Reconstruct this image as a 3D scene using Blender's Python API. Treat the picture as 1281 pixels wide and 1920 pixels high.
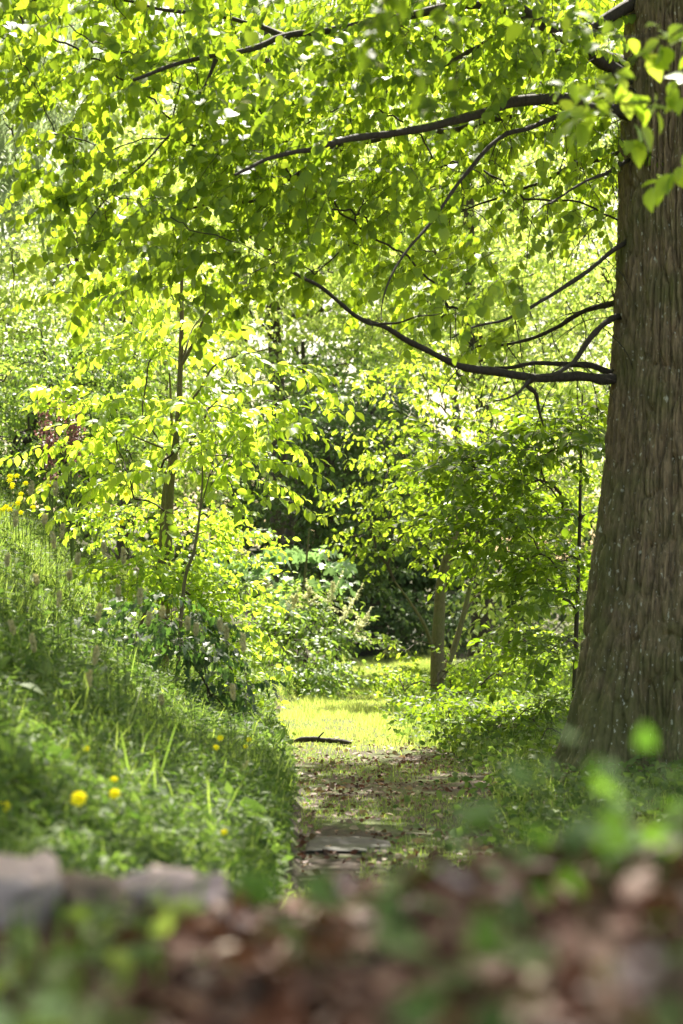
import bpy, math
import numpy as np
R = math.radians
C = bpy.context.scene.collection
for o in list(bpy.data.objects): bpy.data.objects.remove(o)

# ------------------------------------------------------------------ camera
CAMZ = 1.2; HOR = 1130.0; F = 3733.0
cd = bpy.data.cameras.new('camera'); cam = bpy.data.objects.new('camera', cd); C.objects.link(cam)
cam.location = (0, 0, CAMZ); cam.rotation_euler = (R(90), 0, 0)
cd.sensor_fit = 'VERTICAL'; cd.sensor_height = 36; cd.lens = 70
cd.shift_y = (HOR - 960) / 1920
cd.clip_start = 0.05; cd.clip_end = 2000
cd.dof.use_dof = True; cd.dof.focus_distance = 16.0; cd.dof.aperture_fstop = 2.7
cd.dof.aperture_blades = 9
bpy.context.scene.camera = cam
# ------------------------------------------------------------------ world, sun, exposure
SUN_EL = 53; SUN_AZ = 4       # azimuth from +Y (ahead), positive = to the right
w = bpy.data.worlds.new('World'); bpy.context.scene.world = w; w.use_nodes = True
nt = w.node_tree; bg = nt.nodes['Background']
sky = nt.nodes.new('ShaderNodeTexSky'); sky.sky_type = 'NISHITA'; sky.sun_disc = False
sky.sun_elevation = R(SUN_EL); sky.sun_rotation = R(SUN_AZ)
sky.dust_density = 2.5; sky.ozone_density = .4
wm = nt.nodes.new('ShaderNodeMix'); wm.data_type = 'RGBA'; wm.blend_type = 'MULTIPLY'; wm.inputs['Factor'].default_value = 1   # camera white balance for shade
wm.inputs['B'].default_value = (1, .88, .64, 1); nt.links.new(sky.outputs[0], wm.inputs['A']); nt.links.new(wm.outputs['Result'], bg.inputs[0]); bg.inputs[1].default_value = 0.12
sl = bpy.data.lights.new('sun', 'SUN'); sl.energy = 5.0; sl.angle = R(0.53); sl.color = (1, .95, .84)
so = bpy.data.objects.new('sun', sl); C.objects.link(so)
so.rotation_euler = (R(90 - SUN_EL), 0, R(180) - R(SUN_AZ))
vs = bpy.context.scene.view_settings
vs.view_transform = 'Standard'; vs.look = 'None'; vs.gamma = 1; vs.use_curve_mapping = False
vs.exposure = 1.85
cy = bpy.context.scene.cycles
cy.max_bounces = 10; cy.diffuse_bounces = 6; cy.transmission_bounces = 8; cy.transparent_max_bounces = 8

# ------------------------------------------------------------------ helpers
rng = np.random.default_rng(7)
def reseed(k):
    global rng
    rng = np.random.default_rng(k)
def at(px, py, Y):
    return np.array([(px - 640.5) / F * Y, Y, CAMZ + (HOR - py) / F * Y])
def hashv(i, j, k, s):
    n = (i * 73856093) ^ (j * 19349663) ^ (k * 83492791) ^ (s * 2654435)
    n = (n ^ (n >> 13)) * 1274126177 & 0x7fffffff
    n = (n ^ (n >> 16)) & 0xffff
    return n / 65535.0
def vnoise(p, s=1):
    p = np.asarray(p, float); f = np.floor(p); t = p - f; t = t * t * (3 - 2 * t); f = f.astype(np.int64)
    r = 0
    for a in (0, 1):
        for b in (0, 1):
            for c in (0, 1):
                wgt = (t[..., 0] if a else 1 - t[..., 0]) * (t[..., 1] if b else 1 - t[..., 1]) * (t[..., 2] if c else 1 - t[..., 2])
                r = r + wgt * hashv(f[..., 0] + a, f[..., 1] + b, f[..., 2] + c, s)
    return r
def fbm(p, oct=4, s=1):
    p = np.asarray(p, float); r = 0; a = .5
    for o in range(oct):
        r = r + a * vnoise(p, s + o); p = p * 2.03; a *= .5
    return r
def ob(name, me, mat, parent=None):
    o = bpy.data.objects.new(name, me); C.objects.link(o)
    for m in (mat if isinstance(mat, (list, tuple)) else [mat]): me.materials.append(m)
    if parent is not None: o.parent = parent
    return o
def mesh(name, V, T, smooth=False, mi=None):
    V = np.ascontiguousarray(V, np.float32); T = np.ascontiguousarray(T, np.int32)
    me = bpy.data.meshes.new(name); k = T.shape[1]
    me.vertices.add(len(V)); me.vertices.foreach_set('co', V.ravel())
    me.loops.add(T.size); me.loops.foreach_set('vertex_index', T.ravel())
    me.polygons.add(len(T)); me.polygons.foreach_set('loop_start', np.arange(0, T.size, k, dtype=np.int32))
    me.polygons.foreach_set('loop_total', np.full(len(T), k, np.int32))
    if smooth: me.polygons.foreach_set('use_smooth', np.ones(len(T), bool))
    if mi is not None: me.polygons.foreach_set('material_index', np.asarray(mi, np.int32))
    me.update(calc_edges=True); me.validate()
    return me
def thing(name, label, cat, loc=(0, 0, 0), group=None):
    o = bpy.data.objects.new(name, None); C.objects.link(o); o.location = loc
    o.empty_display_size = .1
    tag(o, label, cat, group); return o
def tag(o, label=None, cat=None, group=None, kind=None):
    if label: o['label'] = label
    if cat: o['category'] = cat
    if group: o['group'] = group
    if kind: o['kind'] = kind
    return o
def join(parts):                      # list of (V,T) -> V,T
    Vs, Ts, n = [], [], 0
    for V, T in parts:
        Vs.append(V); Ts.append(T + n); n += len(V)
    return np.concatenate(Vs), np.concatenate(Ts)
def tube(P, r, k=5, cap=False):
    P = np.asarray(P, float); r = np.asarray(r, float)
    d = np.gradient(P, axis=0); d /= np.linalg.norm(d, axis=1)[:, None] + 1e-9
    ref = np.array([0, 0, 1.]) if abs(d[0, 2]) < .8 else np.array([0, 1., 0])
    u = np.cross(d, ref); u /= np.linalg.norm(u, axis=1)[:, None] + 1e-9
    v = np.cross(d, u)
    a = np.arange(k) / k * 2 * math.pi
    V = (P[:, None] + r[:, None, None] * (u[:, None] * np.cos(a)[None, :, None] + v[:, None] * np.sin(a)[None, :, None])).reshape(-1, 3)
    n = len(P); i = np.arange(n - 1)[:, None] * k; j = np.arange(k)[None]; j2 = (j + 1) % k
    q = np.stack([i + j, i + j2, i + k + j2, i + k + j], -1).reshape(-1, 4)
    T = np.concatenate([q[:, [0, 1, 2]], q[:, [0, 2, 3]]])
    return V, T
def smoothpath(P, n):
    P = np.asarray(P, float); m = len(P)
    s = np.linspace(0, m - 1, n); i = np.clip(s.astype(int), 0, m - 2); t = (s - i)[:, None]
    p0 = P[np.clip(i - 1, 0, m - 1)]; p1 = P[i]; p2 = P[i + 1]; p3 = P[np.clip(i + 2, 0, m - 1)]
    return .5 * (2 * p1 + (p2 - p0) * t + (2 * p0 - 5 * p1 + 4 * p2 - p3) * t ** 2 + (3 * p1 - p0 - 3 * p2 + p3) * t ** 3)
def inst(V, T, M, L):                # instance template (V,T) with matrices M (N,3,3) and locs L (N,3)
    N = len(L)
    VV = (np.einsum('nij,vj->nvi', M, V) + L[:, None]).reshape(-1, 3)
    TT = (T[None] + (np.arange(N) * len(V))[:, None, None]).reshape(-1, T.shape[1])
    return VV, TT
def frames(xd, up, roll=None):       # columns x=xd, z~up
    xd = xd / np.linalg.norm(xd, axis=1)[:, None]
    y = np.cross(up, xd); y /= np.linalg.norm(y, axis=1)[:, None] + 1e-9
    z = np.cross(xd, y)
    if roll is not None:
        c, s = np.cos(roll)[:, None], np.sin(roll)[:, None]
        y, z = c * y + s * z, -s * y + c * z
    return np.stack([xd, y, z], -1)

# ------------------------------------------------------------------ leaf shapes (x length 0..1)
def leaf(side, fold=.25, curl=.18):
    """side: list of (t_mid, t_edge, halfwidth); tip at 1"""
    V = [(0, 0, 0)]; T = []
    def z(t, wd): return fold * wd - curl * max(t, 0) ** 2
    for tm, te, wd in side:
        V += [(tm, 0, z(tm, 0)), (te, wd, z(te, wd)), (te, -wd, z(te, wd))]
    V.append((1, 0, z(1, 0))); n = len(V) - 1
    T += [(0, 1, 2), (0, 3, 1)]
    for i in range(len(side) - 1):
        a = 1 + 3 * i; b = a + 3
        T += [(a, b, b + 1), (a, b + 1, a + 1), (a, b + 2, b), (a, a + 2, b + 2)]
    a = 1 + 3 * (len(side) - 1)
    T += [(a, n, a + 1), (a, a + 2, n)]
    return np.array(V, float), np.array(T)
LINDEN = leaf([(.04, -.09, .22), (.14, .06, .42), (.34, .32, .49), (.62, .6, .42), (.85, .84, .22)], .18, .16)
OVATE = leaf([(.12, .12, .16), (.35, .35, .29), (.6, .6, .27), (.82, .82, .13)], .3, .25)
SIMPLE = leaf([(.3, .28, .3), (.68, .66, .24)], .3, .2)
LANCE = leaf([(.25, .25, .1), (.6, .6, .09)], .3, .5)
def lobed(lobes, fold=.1):
    pts = lobes + [(x, -y) for x, y in lobes[::-1] if y > 1e-6]
    V = [(.12, 0, 0)] + [(x, y, -.12 * x * x + fold * abs(y)) for x, y in pts]; n = len(pts)
    T = [(0, 1 + i, 1 + (i + 1) % n) for i in range(n - 1)]
    return np.array(V, float), np.array(T)
# outline going from base(left side) round to tip then mirrored
_m = [(0, .03), (-.16, .3), (.02, .34), (.08, .62), (.26, .38), (.46, .56), (.56, .2), (.78, .2), (1, 0)]
MAPLE = lobed(_m)
_o = [(0, .03), (.12, .16), (.2, .1), (.34, .27), (.42, .14), (.58, .32), (.68, .15), (.82, .2), (1, 0)]
OAK = lobed(_o, .15)
IVY = lobed([(0, .03), (-.12, .3), (.12, .45), (.3, .3), (.5, .36), (1, 0)], .1)

def spray(lf, size, L, n, hang=45, spread=50, seed=0, droop=.25, jit=1.0, side2=0):
    """a leafy twig: returns leaves (V,T), twig (V,T)"""
    g = np.random.default_rng(seed)
    t = np.linspace(0, 1, 6)
    def pos(t): return np.stack([L * t, .06 * L * np.sin(3 * t + seed), -droop * L * t ** 2], -1)
    P = pos(t); tw = [tube(P, np.linspace(.0022, .0008, 6) * (L / .4) ** .5, 3)]
    tl = np.linspace(.12, 1, n); Pl = pos(tl)
    sg = np.where(np.arange(n) % 2, 1, -1)
    az = sg * R(spread) * g.uniform(.5, 1.4, n); az[-1] = 0
    # short side offsets
    off = g.uniform(.2, 1, n) * side2
    Pl = Pl + np.stack([np.cos(az) * off, np.sin(az) * off, -.3 * off], -1)
    if side2:
        for i in range(0, n, 2):
            tw.append(tube(np.stack([pos(tl[i:i + 1])[0], Pl[i]]), [.0011, .0007], 3))
    p = R(hang) + g.normal(0, R(18) * jit, n)
    xd = np.stack([np.cos(az) * np.cos(p), np.sin(az) * np.cos(p), -np.sin(p)], -1)
    up = np.stack([np.sin(p) * .6, sg * .1, np.ones(n)], -1) + g.normal(0, .25 * jit, (n, 3))
    M = frames(xd, up, g.normal(0, .45 * jit, n)) * (size * g.uniform(.62, 1.15, n))[:, None, None]
    Vs = inst(lf[0], lf[1], M, Pl + xd * .15 * size)
    return Vs, join(tw)
class Species:
    def __init__(s, lf, size, L, n, hang=45, spread=50, droop=.25, jit=1., variants=6, side2=0, seed=1):
        s.v = [spray(lf, size, L, n, hang, spread, seed * 31 + i, droop, jit, side2) for i in range(variants)]
        s.area = n * size * size * .5 * (lf[0][:, 1].max() * 1.4 + .1); s.n = n; s.L = L
    def place(s, Pos, yaw, tilt, scale):
        lv, tw = [], []
        which = rng.integers(0, len(s.v), len(Pos))
        for i, (a, b) in enumerate(s.v):
            m = which == i
            if not m.any(): continue
            cz, sz = np.cos(yaw[m]), np.sin(yaw[m]); ct, st = np.cos(tilt[m]), np.sin(tilt[m])
            xd = np.stack([cz * ct, sz * ct, st], -1)
            M = frames(xd, np.tile([0, 0, 1.], (m.sum(), 1)), rng.normal(0, .3, m.sum())) * scale[m][:, None, None]
            lv.append(inst(a[0], a[1], M, Pos[m])); tw.append(inst(b[0], b[1], M, Pos[m]))
        return join(lv), join(tw)

# ------------------------------------------------------------------ skeleton growth
class Skel:
    def __init__(s): s.P = []; s.par = []; s.r = []; s.pl = []; s.chains = []
    def add_path(s, P, r, parent=-1, record=True):
        ids = [] if parent < 0 else [parent]
        for p, rr in zip(P, r):
            par = ids[-1] if ids else -1
            s.P.append(np.asarray(p, float)); s.par.append(par); s.r.append(rr)
            s.pl.append(0 if par < 0 else s.pl[par] + float(np.linalg.norm(s.P[-1] - s.P[par])))
            ids.append(len(s.P) - 1)
        if record: s.chains.append(ids)
        return ids
    def nearest(s, p):
        return int(np.argmin(((np.array(s.P) - p) ** 2).sum(1)))
    def grow(s, A, rt=.003, bal=.3, seg=5, wob=.06, skip=0, sag=.12, rmax=.2):
        A = np.asarray(A, float); n0 = len(s.P)
        P = np.array(s.P)[skip:]; pl = np.array(s.pl)[skip:]
        D = np.linalg.norm(A[:, None] - P[None], axis=2) + bal * pl[None]
        best = D.min(1); bi = D.argmin(1) + skip; done = np.zeros(len(A), bool)
        newch = []
        for _ in range(len(A)):
            i = int(np.argmin(np.where(done, 1e9, best))); done[i] = True
            st = s.P[bi[i]]; e = A[i]; d = np.linalg.norm(e - st)
            t = np.linspace(0, 1, seg + 1)[1:, None]
            Q = st + (e - st) * t + np.array([0, 0, 1.]) * (sag * d * np.sin(math.pi * t)) + rng.normal(0, wob * d / 2, (seg, 3)) * (1 - t)
            ids = s.add_path(Q, [0] * seg, bi[i], False); newch.append(ids)
            nid = np.array(ids[1:]); NP = np.array([s.P[k] for k in nid]); npl = np.array([s.pl[k] for k in nid])
            D2 = np.linalg.norm(A[:, None] - NP[None], axis=2) + bal * npl[None]
            m = D2.min(1); w_ = m < best; best = np.where(w_, m, best); bi = np.where(w_, nid[D2.argmin(1)], bi)
        cnt = np.zeros(len(s.P))
        for ids in newch: cnt[ids[-1]] += 1
        for k in range(len(s.P) - 1, -1, -1):
            if s.par[k] >= 0: cnt[s.par[k]] += cnt[k]
        parts = []
        for ids in newch:
            r = [min(rt * max(cnt[k], 1) ** .45, rmax) for k in ids]
            r[0] = min(r[0], r[1] * 1.25)
            for k, q in zip(ids[1:], r[1:]): s.r[k] = q
            parts.append(tube([s.P[k] for k in ids], r, 5))
        return parts

# ------------------------------------------------------------------ materials
def nmat(name):
    m = bpy.data.materials.new(name); m.use_nodes = True; t = m.node_tree
    for n in list(t.nodes): t.nodes.remove(n)
    out = t.nodes.new('ShaderNodeOutputMaterial')
    return m, t, out
def ramp(t, stops, interp='LINEAR'):
    r = t.nodes.new('ShaderNodeValToRGB'); e = r.color_ramp.elements; r.color_ramp.interpolation = interp
    while len(e) < len(stops): e.new(.5)
    for el, (p, c) in zip(e, stops): el.position = p; el.color = (*c, 1) if len(c) == 3 else c
    return r
def leafmat(name, cols, trans, rough=.5, gloss=.16, tint=.7):
    """cols: leaf reflectance stops across individual leaves, trans: transmitted colour stops"""
    m, t, out = nmat(name)
    geo = t.nodes.new('ShaderNodeNewGeometry')
    k = len(cols) - 1
    r1 = ramp(t, [(i / max(k, 1), c) for i, c in enumerate(cols)])
    k2 = len(trans) - 1
    r2 = ramp(t, [(i / max(k2, 1), c) for i, c in enumerate(trans)])
    t.links.new(geo.outputs['Random Per Island'], r1.inputs[0]); t.links.new(geo.outputs['Random Per Island'], r2.inputs[0])
    b = t.nodes.new('ShaderNodeBsdfPrincipled'); b.inputs['Roughness'].default_value = rough
    b.inputs['Specular IOR Level'].default_value = gloss
    t.links.new(r1.outputs[0], b.inputs['Base Color'])
    tr = t.nodes.new('ShaderNodeBsdfTranslucent'); t.links.new(r2.outputs[0], tr.inputs[0])
    ad = t.nodes.new('ShaderNodeAddShader')
    t.links.new(b.outputs[0], ad.inputs[0]); t.links.new(tr.outputs[0], ad.inputs[1]); t.links.new(ad.outputs[0], out.inputs[0])
    return m
def barkmat(name, c1, c2, c3=None, scale=30, zs=.2, bump=.5, moss=None, mossamt=.5, specks=False):
    m, t, out = nmat(name)
    tc = t.nodes.new('ShaderNodeTexCoord'); mp = t.nodes.new('ShaderNodeMapping'); mp.inputs['Scale'].default_value = (1, 1, zs)
    t.links.new(tc.outputs['Object'], mp.inputs[0])
    n1 = t.nodes.new('ShaderNodeTexNoise'); n1.inputs['Scale'].default_value = scale; n1.inputs['Detail'].default_value = 8; n1.inputs['Roughness'].default_value = .7
    t.links.new(mp.outputs[0], n1.inputs[0])
    stops = [(.3, c1), (.62, c2)] + ([(.74, c3)] if c3 else [])
    r = ramp(t, stops); t.links.new(n1.outputs[0], r.inputs[0]); col = r.outputs[0]
    if moss:
        n2 = t.nodes.new('ShaderNodeTexNoise'); n2.inputs['Scale'].default_value = 2.2; n2.inputs['Detail'].default_value = 9; n2.inputs['Roughness'].default_value = .65
        t.links.new(tc.outputs['Object'], n2.inputs[0])
        r2 = ramp(t, [(.42, (0, 0, 0)), (.62, (mossamt,) * 3)])
        if specks:      # moss is thicker near the roots
            sx = t.nodes.new('ShaderNodeSeparateXYZ'); t.links.new(tc.outputs['Object'], sx.inputs[0])
            mr = t.nodes.new('ShaderNodeMapRange'); mr.inputs[1].default_value = 0; mr.inputs[2].default_value = 2.2; mr.inputs[3].default_value = .09; mr.inputs[4].default_value = -.05
            t.links.new(sx.outputs['Z'], mr.inputs[0]); ma = t.nodes.new('ShaderNodeMath'); ma.operation = 'ADD'
            t.links.new(n2.outputs[0], ma.inputs[0]); t.links.new(mr.outputs[0], ma.inputs[1]); t.links.new(ma.outputs[0], r2.inputs[0])
        else: t.links.new(n2.outputs[0], r2.inputs[0])
        mx = t.nodes.new('ShaderNodeMix'); mx.data_type = 'RGBA'; mx.inputs['B'].default_value = (*moss, 1)
        t.links.new(r2.outputs[0], mx.inputs['Factor']); t.links.new(col, mx.inputs['A']); col = mx.outputs['Result']
    if specks:      # small pale dots from noise
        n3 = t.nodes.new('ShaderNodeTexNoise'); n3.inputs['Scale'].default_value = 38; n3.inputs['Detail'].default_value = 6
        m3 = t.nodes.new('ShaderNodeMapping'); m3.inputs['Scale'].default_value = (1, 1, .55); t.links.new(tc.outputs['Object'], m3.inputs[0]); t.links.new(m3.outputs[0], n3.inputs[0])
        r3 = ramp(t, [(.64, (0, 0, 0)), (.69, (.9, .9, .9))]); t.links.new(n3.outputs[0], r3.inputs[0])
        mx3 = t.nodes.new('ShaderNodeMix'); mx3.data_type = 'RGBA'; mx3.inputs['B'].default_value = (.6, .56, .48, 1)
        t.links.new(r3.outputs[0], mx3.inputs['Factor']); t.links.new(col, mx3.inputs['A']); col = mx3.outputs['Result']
    b = t.nodes.new('ShaderNodeBsdfPrincipled'); b.inputs['Roughness'].default_value = .85
    t.links.new(col, b.inputs['Base Color'])
    bp = t.nodes.new('ShaderNodeBump'); bp.inputs['Strength'].default_value = bump; bp.inputs['Distance'].default_value = .01
    t.links.new(n1.outputs[0], bp.inputs['Height']); t.links.new(bp.outputs[0], b.inputs['Normal'])
    t.links.new(b.outputs[0], out.inputs[0])
    return m
M = {}
M['linden'] = leafmat('linden_leaf', [(.05, .08, .016), (.085, .12, .025), (.12, .155, .035)], [(.12, .185, .008), (.2, .28, .012), (.32, .41, .02)])
M['sapling'] = leafmat('sapling_leaf', [(.08, .12, .02), (.13, .175, .035)], [(.19, .29, .012), (.27, .37, .02), (.42, .5, .05)])
M['bright'] = leafmat('bright_leaf', [(.085, .12, .03), (.13, .17, .05), (.2, .23, .09)], [(.2, .29, .03), (.32, .41, .06), (.46, .52, .14)], gloss=.3)
M['mid'] = leafmat('mid_green_leaf', [(.05, .09, .025), (.09, .13, .045)], [(.12, .2, .02), (.22, .3, .04)])
M['hornbeam'] = leafmat('hornbeam_leaf', [(.03, .055, .012), (.055, .09, .018)], [(.08, .135, .005), (.16, .23, .01)], gloss=.1)
M['oak'] = leafmat('lobed_leaf', [(.08, .12, .022), (.12, .16, .035)], [(.2, .3, .015), (.36, .45, .035)])
M['pale'] = leafmat('pale_bluish_leaf', [(.1, .155, .09), (.16, .22, .13)], [(.1, .18, .05), (.17, .26, .08)], rough=.4, gloss=.4)
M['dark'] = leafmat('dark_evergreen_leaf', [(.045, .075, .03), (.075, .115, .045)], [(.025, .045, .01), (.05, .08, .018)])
M['conifer'] = leafmat('conifer_frond', [(.14, .17, .1), (.22, .25, .16)], [(.09, .13, .05), (.16, .2, .09)])
M['ivy'] = leafmat('ivy_leaf', [(.022, .045, .018), (.045, .075, .028)], [(.03, .07, .01), (.07, .13, .016)], rough=.45, gloss=.3)
M['bramble'] = leafmat('bramble_leaf', [(.075, .12, .02), (.12, .165, .035)], [(.19, .3, .014), (.33, .43, .03)])
M['weed'] = leafmat('weed_leaf', [(.038, .062, .018), (.07, .1, .03), (.12, .15, .06)], [(.04, .08, .01), (.11, .165, .025)], gloss=.08, rough=.6)
M['herb'] = leafmat('herb_leaf', [(.035, .07, .018), (.07, .12, .035)], [(.04, .1, .008), (.1, .19, .015)], gloss=.06, rough=.65)
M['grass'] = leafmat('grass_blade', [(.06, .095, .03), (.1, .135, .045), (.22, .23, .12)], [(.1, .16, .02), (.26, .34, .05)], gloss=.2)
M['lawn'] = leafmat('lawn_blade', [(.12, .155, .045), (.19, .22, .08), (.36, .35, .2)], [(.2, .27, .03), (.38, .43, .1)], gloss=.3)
M['plume'] = leafmat('cream_plume', [(.4, .4, .26), (.6, .58, .42)], [(.15, .16, .08), (.25, .25, .14)], gloss=.1)
M['spike'] = leafmat('seed_spike', [(.36, .34, .2), (.55, .5, .32)], [(.12, .12, .05), (.2, .18, .08)], gloss=.1)
M['purple'] = leafmat('purple_bloom', [(.1, .045, .045), (.2, .1, .09)], [(.05, .02, .02), (.09, .045, .04)])
M['yellow'] = leafmat('yellow_petal', [(.8, .72, .01), (.88, .8, .03)], [(.3, .28, .0), (.35, .32, .0)])
M['deadleaf'] = leafmat('dead_leaf', [(.035, .016, .012), (.08, .034, .023), (.14, .06, .038), (.19, .1, .065)], [(.015, .006, .003), (.03, .013, .006)], rough=.6, gloss=.2)
M['tanleaf'] = leafmat('tan_leaf', [(.12, .08, .05), (.22, .15, .1), (.34, .26, .19)], [(.04, .03, .01), (.1, .07, .03)], rough=.6, gloss=.25)
M['petal'] = leafmat('pale_glint', [(.34, .28, .26), (.45, .34, .34)], [(.1, .08, .07), (.15, .1, .1)])  # pale base colour stands in for light glinting on leaves
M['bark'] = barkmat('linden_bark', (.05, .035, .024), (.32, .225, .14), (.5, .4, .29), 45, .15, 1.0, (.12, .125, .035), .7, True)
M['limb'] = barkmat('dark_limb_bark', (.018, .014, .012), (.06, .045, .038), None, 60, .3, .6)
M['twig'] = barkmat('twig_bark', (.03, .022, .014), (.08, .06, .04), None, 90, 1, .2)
M['youngbark'] = barkmat('young_bark', (.08, .06, .03), (.2, .16, .09), (.32, .28, .18), 60, .4, .4, (.1, .13, .03), .6)
M['stem'] = barkmat('green_stem', (.06, .1, .02), (.12, .16, .04), None, 40, 1, .1)
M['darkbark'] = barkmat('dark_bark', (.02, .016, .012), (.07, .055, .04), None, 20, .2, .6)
M['stone'] = barkmat('weathered_stone', (.3, .21, .2), (.72, .54, .53), (.82, .68, .67), 12, 1, 1., (.07, .08, .03), .5)
M['brownstone'] = barkmat('brown_stone', (.06, .04, .035), (.26, .17, .14), (.4, .3, .27), 14, 1, 1., (.06, .07, .02), .6)
M['slab'] = barkmat('path_slab', (.035, .028, .03), (.12, .1, .105), None, 10, 1, .6, (.06, .08, .02), .4)

# ------------------------------------------------------------------ ground
XL = ([0, 8, 10, 12, 14, 17, 20, 22, 25, 28, 37, 45, 60, 200], [-.22, -.22, -.25, -.27, -.36, -.57, -.68, -.71, -.5, .07, .14, .3, .8, 3])
XR = ([0, 8, 10, 14, 16, 17, 22, 28, 37, 45, 60, 200], [.7, .7, .75, 1.08, .8, .5, .76, .75, .84, 1.1, 1.6, 6])
def sst(a, b, x): t = np.clip((x - a) / (b - a), 0, 1); return t * t * (3 - 2 * t)
def height(x, y):
    x = np.asarray(x, float); y = np.asarray(y, float)
    xl = np.interp(y, *XL); xr = np.interp(y, *XR)
    n = fbm(np.stack([x * 1.3, y * 1.3, 0 * x], -1), 3, 5) - .45
    n2 = fbm(np.stack([x * 7, y * 7, 0 * x], -1), 2, 9) - .4
    d = xl + .12 * n2 - x
    hb = np.interp(d, [-.02, .1, .6, 1.5, 2.4, 3.6, 8, 20, 100], [0, .2, .4, .92, 1.8, 2.7, 4.6, 8, 14])
    flat = 1 - .75 * sst(24, 40, y) * (d < 6)
    hb = hb * (1 - .35 * sst(20, 32, y)) + n * .22 * sst(.1, 1., d)
    e = x - xr
    hr = np.interp(e, [0, .3, 2, 6, 20, 100], [0, .03, .14, .5, 1.5, 4]) + n * .2 * sst(.2, 1.5, e)
    h = np.where(d > 0, hb, np.where(e > 0, hr, 0)) + n2 * .015 + .05 * n * sst(5, 9, y)
    h = h + sst(38, 70, y) * .02 * (y - 38)
    md = (.855 + .19 * np.clip(x, -1.5, 1.2) + .05 * n2)
    k = 1 - sst(2.15, 4.2, y)
    return np.maximum(h, 0) * (1 - k) + np.maximum(md, np.where(x < -1.5, h, -9)) * k if True else h
def warp(a, b, n, c, p):   # dense near c
    t = np.linspace(-1, 1, n); s = np.sign(t) * np.abs(t) ** p
    return np.where(s < 0, c + s * (c - a), c + s * (b - c))
def build_ground():
    xs = warp(-300, 300, 300, 0, 3.0); ys = np.unique(np.concatenate([np.linspace(-40, 0, 14), np.linspace(0, 5, 80), np.linspace(5, 30, 260), np.linspace(30, 60, 70), 60 + np.linspace(0, 1, 40) ** 2 * 500]))
    X, Y = np.meshgrid(xs, ys); Z = height(X, Y)
    V = np.stack([X, Y, Z], -1).reshape(-1, 3); nx = len(xs); ny = len(ys)
    i = (np.arange(ny - 1)[:, None] * nx + np.arange(nx - 1)[None]).ravel()
    Q = np.stack([i, i + 1, i + nx + 1, i + nx], -1)
    m, t, out = nmat('forest_soil')
    tc = t.nodes.new('ShaderNodeTexCoord')
    def noise(s, d=8, r=.65):
        n = t.nodes.new('ShaderNodeTexNoise'); n.inputs['Scale'].default_value = s; n.inputs['Detail'].default_value = d; n.inputs['Roughness'].default_value = r
        t.links.new(tc.outputs['Object'], n.inputs[0]); return n.outputs[0]
    r1 = ramp(t, [(.3, (.02, .013, .01)), (.5, (.06, .04, .028)), (.7, (.13, .09, .065))]); t.links.new(noise(18), r1.inputs[0])
    r2 = ramp(t, [(.3, (.03, .045, .008)), (.7, (.1, .12, .02))]); t.links.new(noise(60), r2.inputs[0])
    rm = ramp(t, [(.44, (0, 0, 0)), (.56, (1, 1, 1))]); t.links.new(noise(1.6, 6), rm.inputs[0])
    mx = t.nodes.new('ShaderNodeMix'); mx.data_type = 'RGBA'
    t.links.new(rm.outputs[0], mx.inputs['Factor']); t.links.new(r1.outputs[0], mx.inputs['A']); t.links.new(r2.outputs[0], mx.inputs['B'])
    b = t.nodes.new('ShaderNodeBsdfPrincipled'); b.inputs['Roughness'].default_value = .95
    t.links.new(mx.outputs['Result'], b.inputs['Base Color'])
    bp = t.nodes.new('ShaderNodeBump'); bp.inputs['Strength'].default_value = .8; bp.inputs['Distance'].default_value = .02
    t.links.new(noise(40), bp.inputs['Height']); t.links.new(bp.outputs[0], b.inputs['Normal']); t.links.new(b.outputs[0], out.inputs[0])
    o = ob('ground', mesh('ground', V, Q, True), m); tag(o, kind='structure')
build_ground()

# ------------------------------------------------------------------ tree builder
def foliage(sp, pts, centre, spread_yaw=1.0, tilt0=-.1, k=3, jitter=.25, scale=(.75, 1.2)):
    N = len(pts) * k
    Pp = np.repeat(pts, k, 0) + rng.normal(0, jitter, (N, 3)) * np.array([1, 1, .7])
    yaw = np.arctan2(Pp[:, 1] - centre[1], Pp[:, 0] - centre[0]) + rng.normal(0, spread_yaw, N)
    return sp.place(Pp, yaw, rng.normal(tilt0, .3, N), rng.uniform(*scale, N))
def lump_points(lumps, cov, sp, k, shell=.45):
    out = []
    for (c, rx, ry, rz) in lumps:
        n = max(4, int(cov * math.pi * rx * rz / (sp.area * k)))
        d = rng.normal(0, 1, (n, 3)); d /= np.linalg.norm(d, axis=1)[:, None]
        r = (shell ** 3 + (1 - shell ** 3) * rng.random(n)) ** (1 / 3)
        r *= .8 + .45 * vnoise(d * 2.2 + c * .37, 3)
        out.append(c + d * r[:, None] * np.array([rx, ry, rz]))
    return np.concatenate(out)
def lump(px, py, Y, wpx, hpx, depth):
    return (at(px, py, Y), wpx / F * Y, depth, hpx / F * Y)
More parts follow.
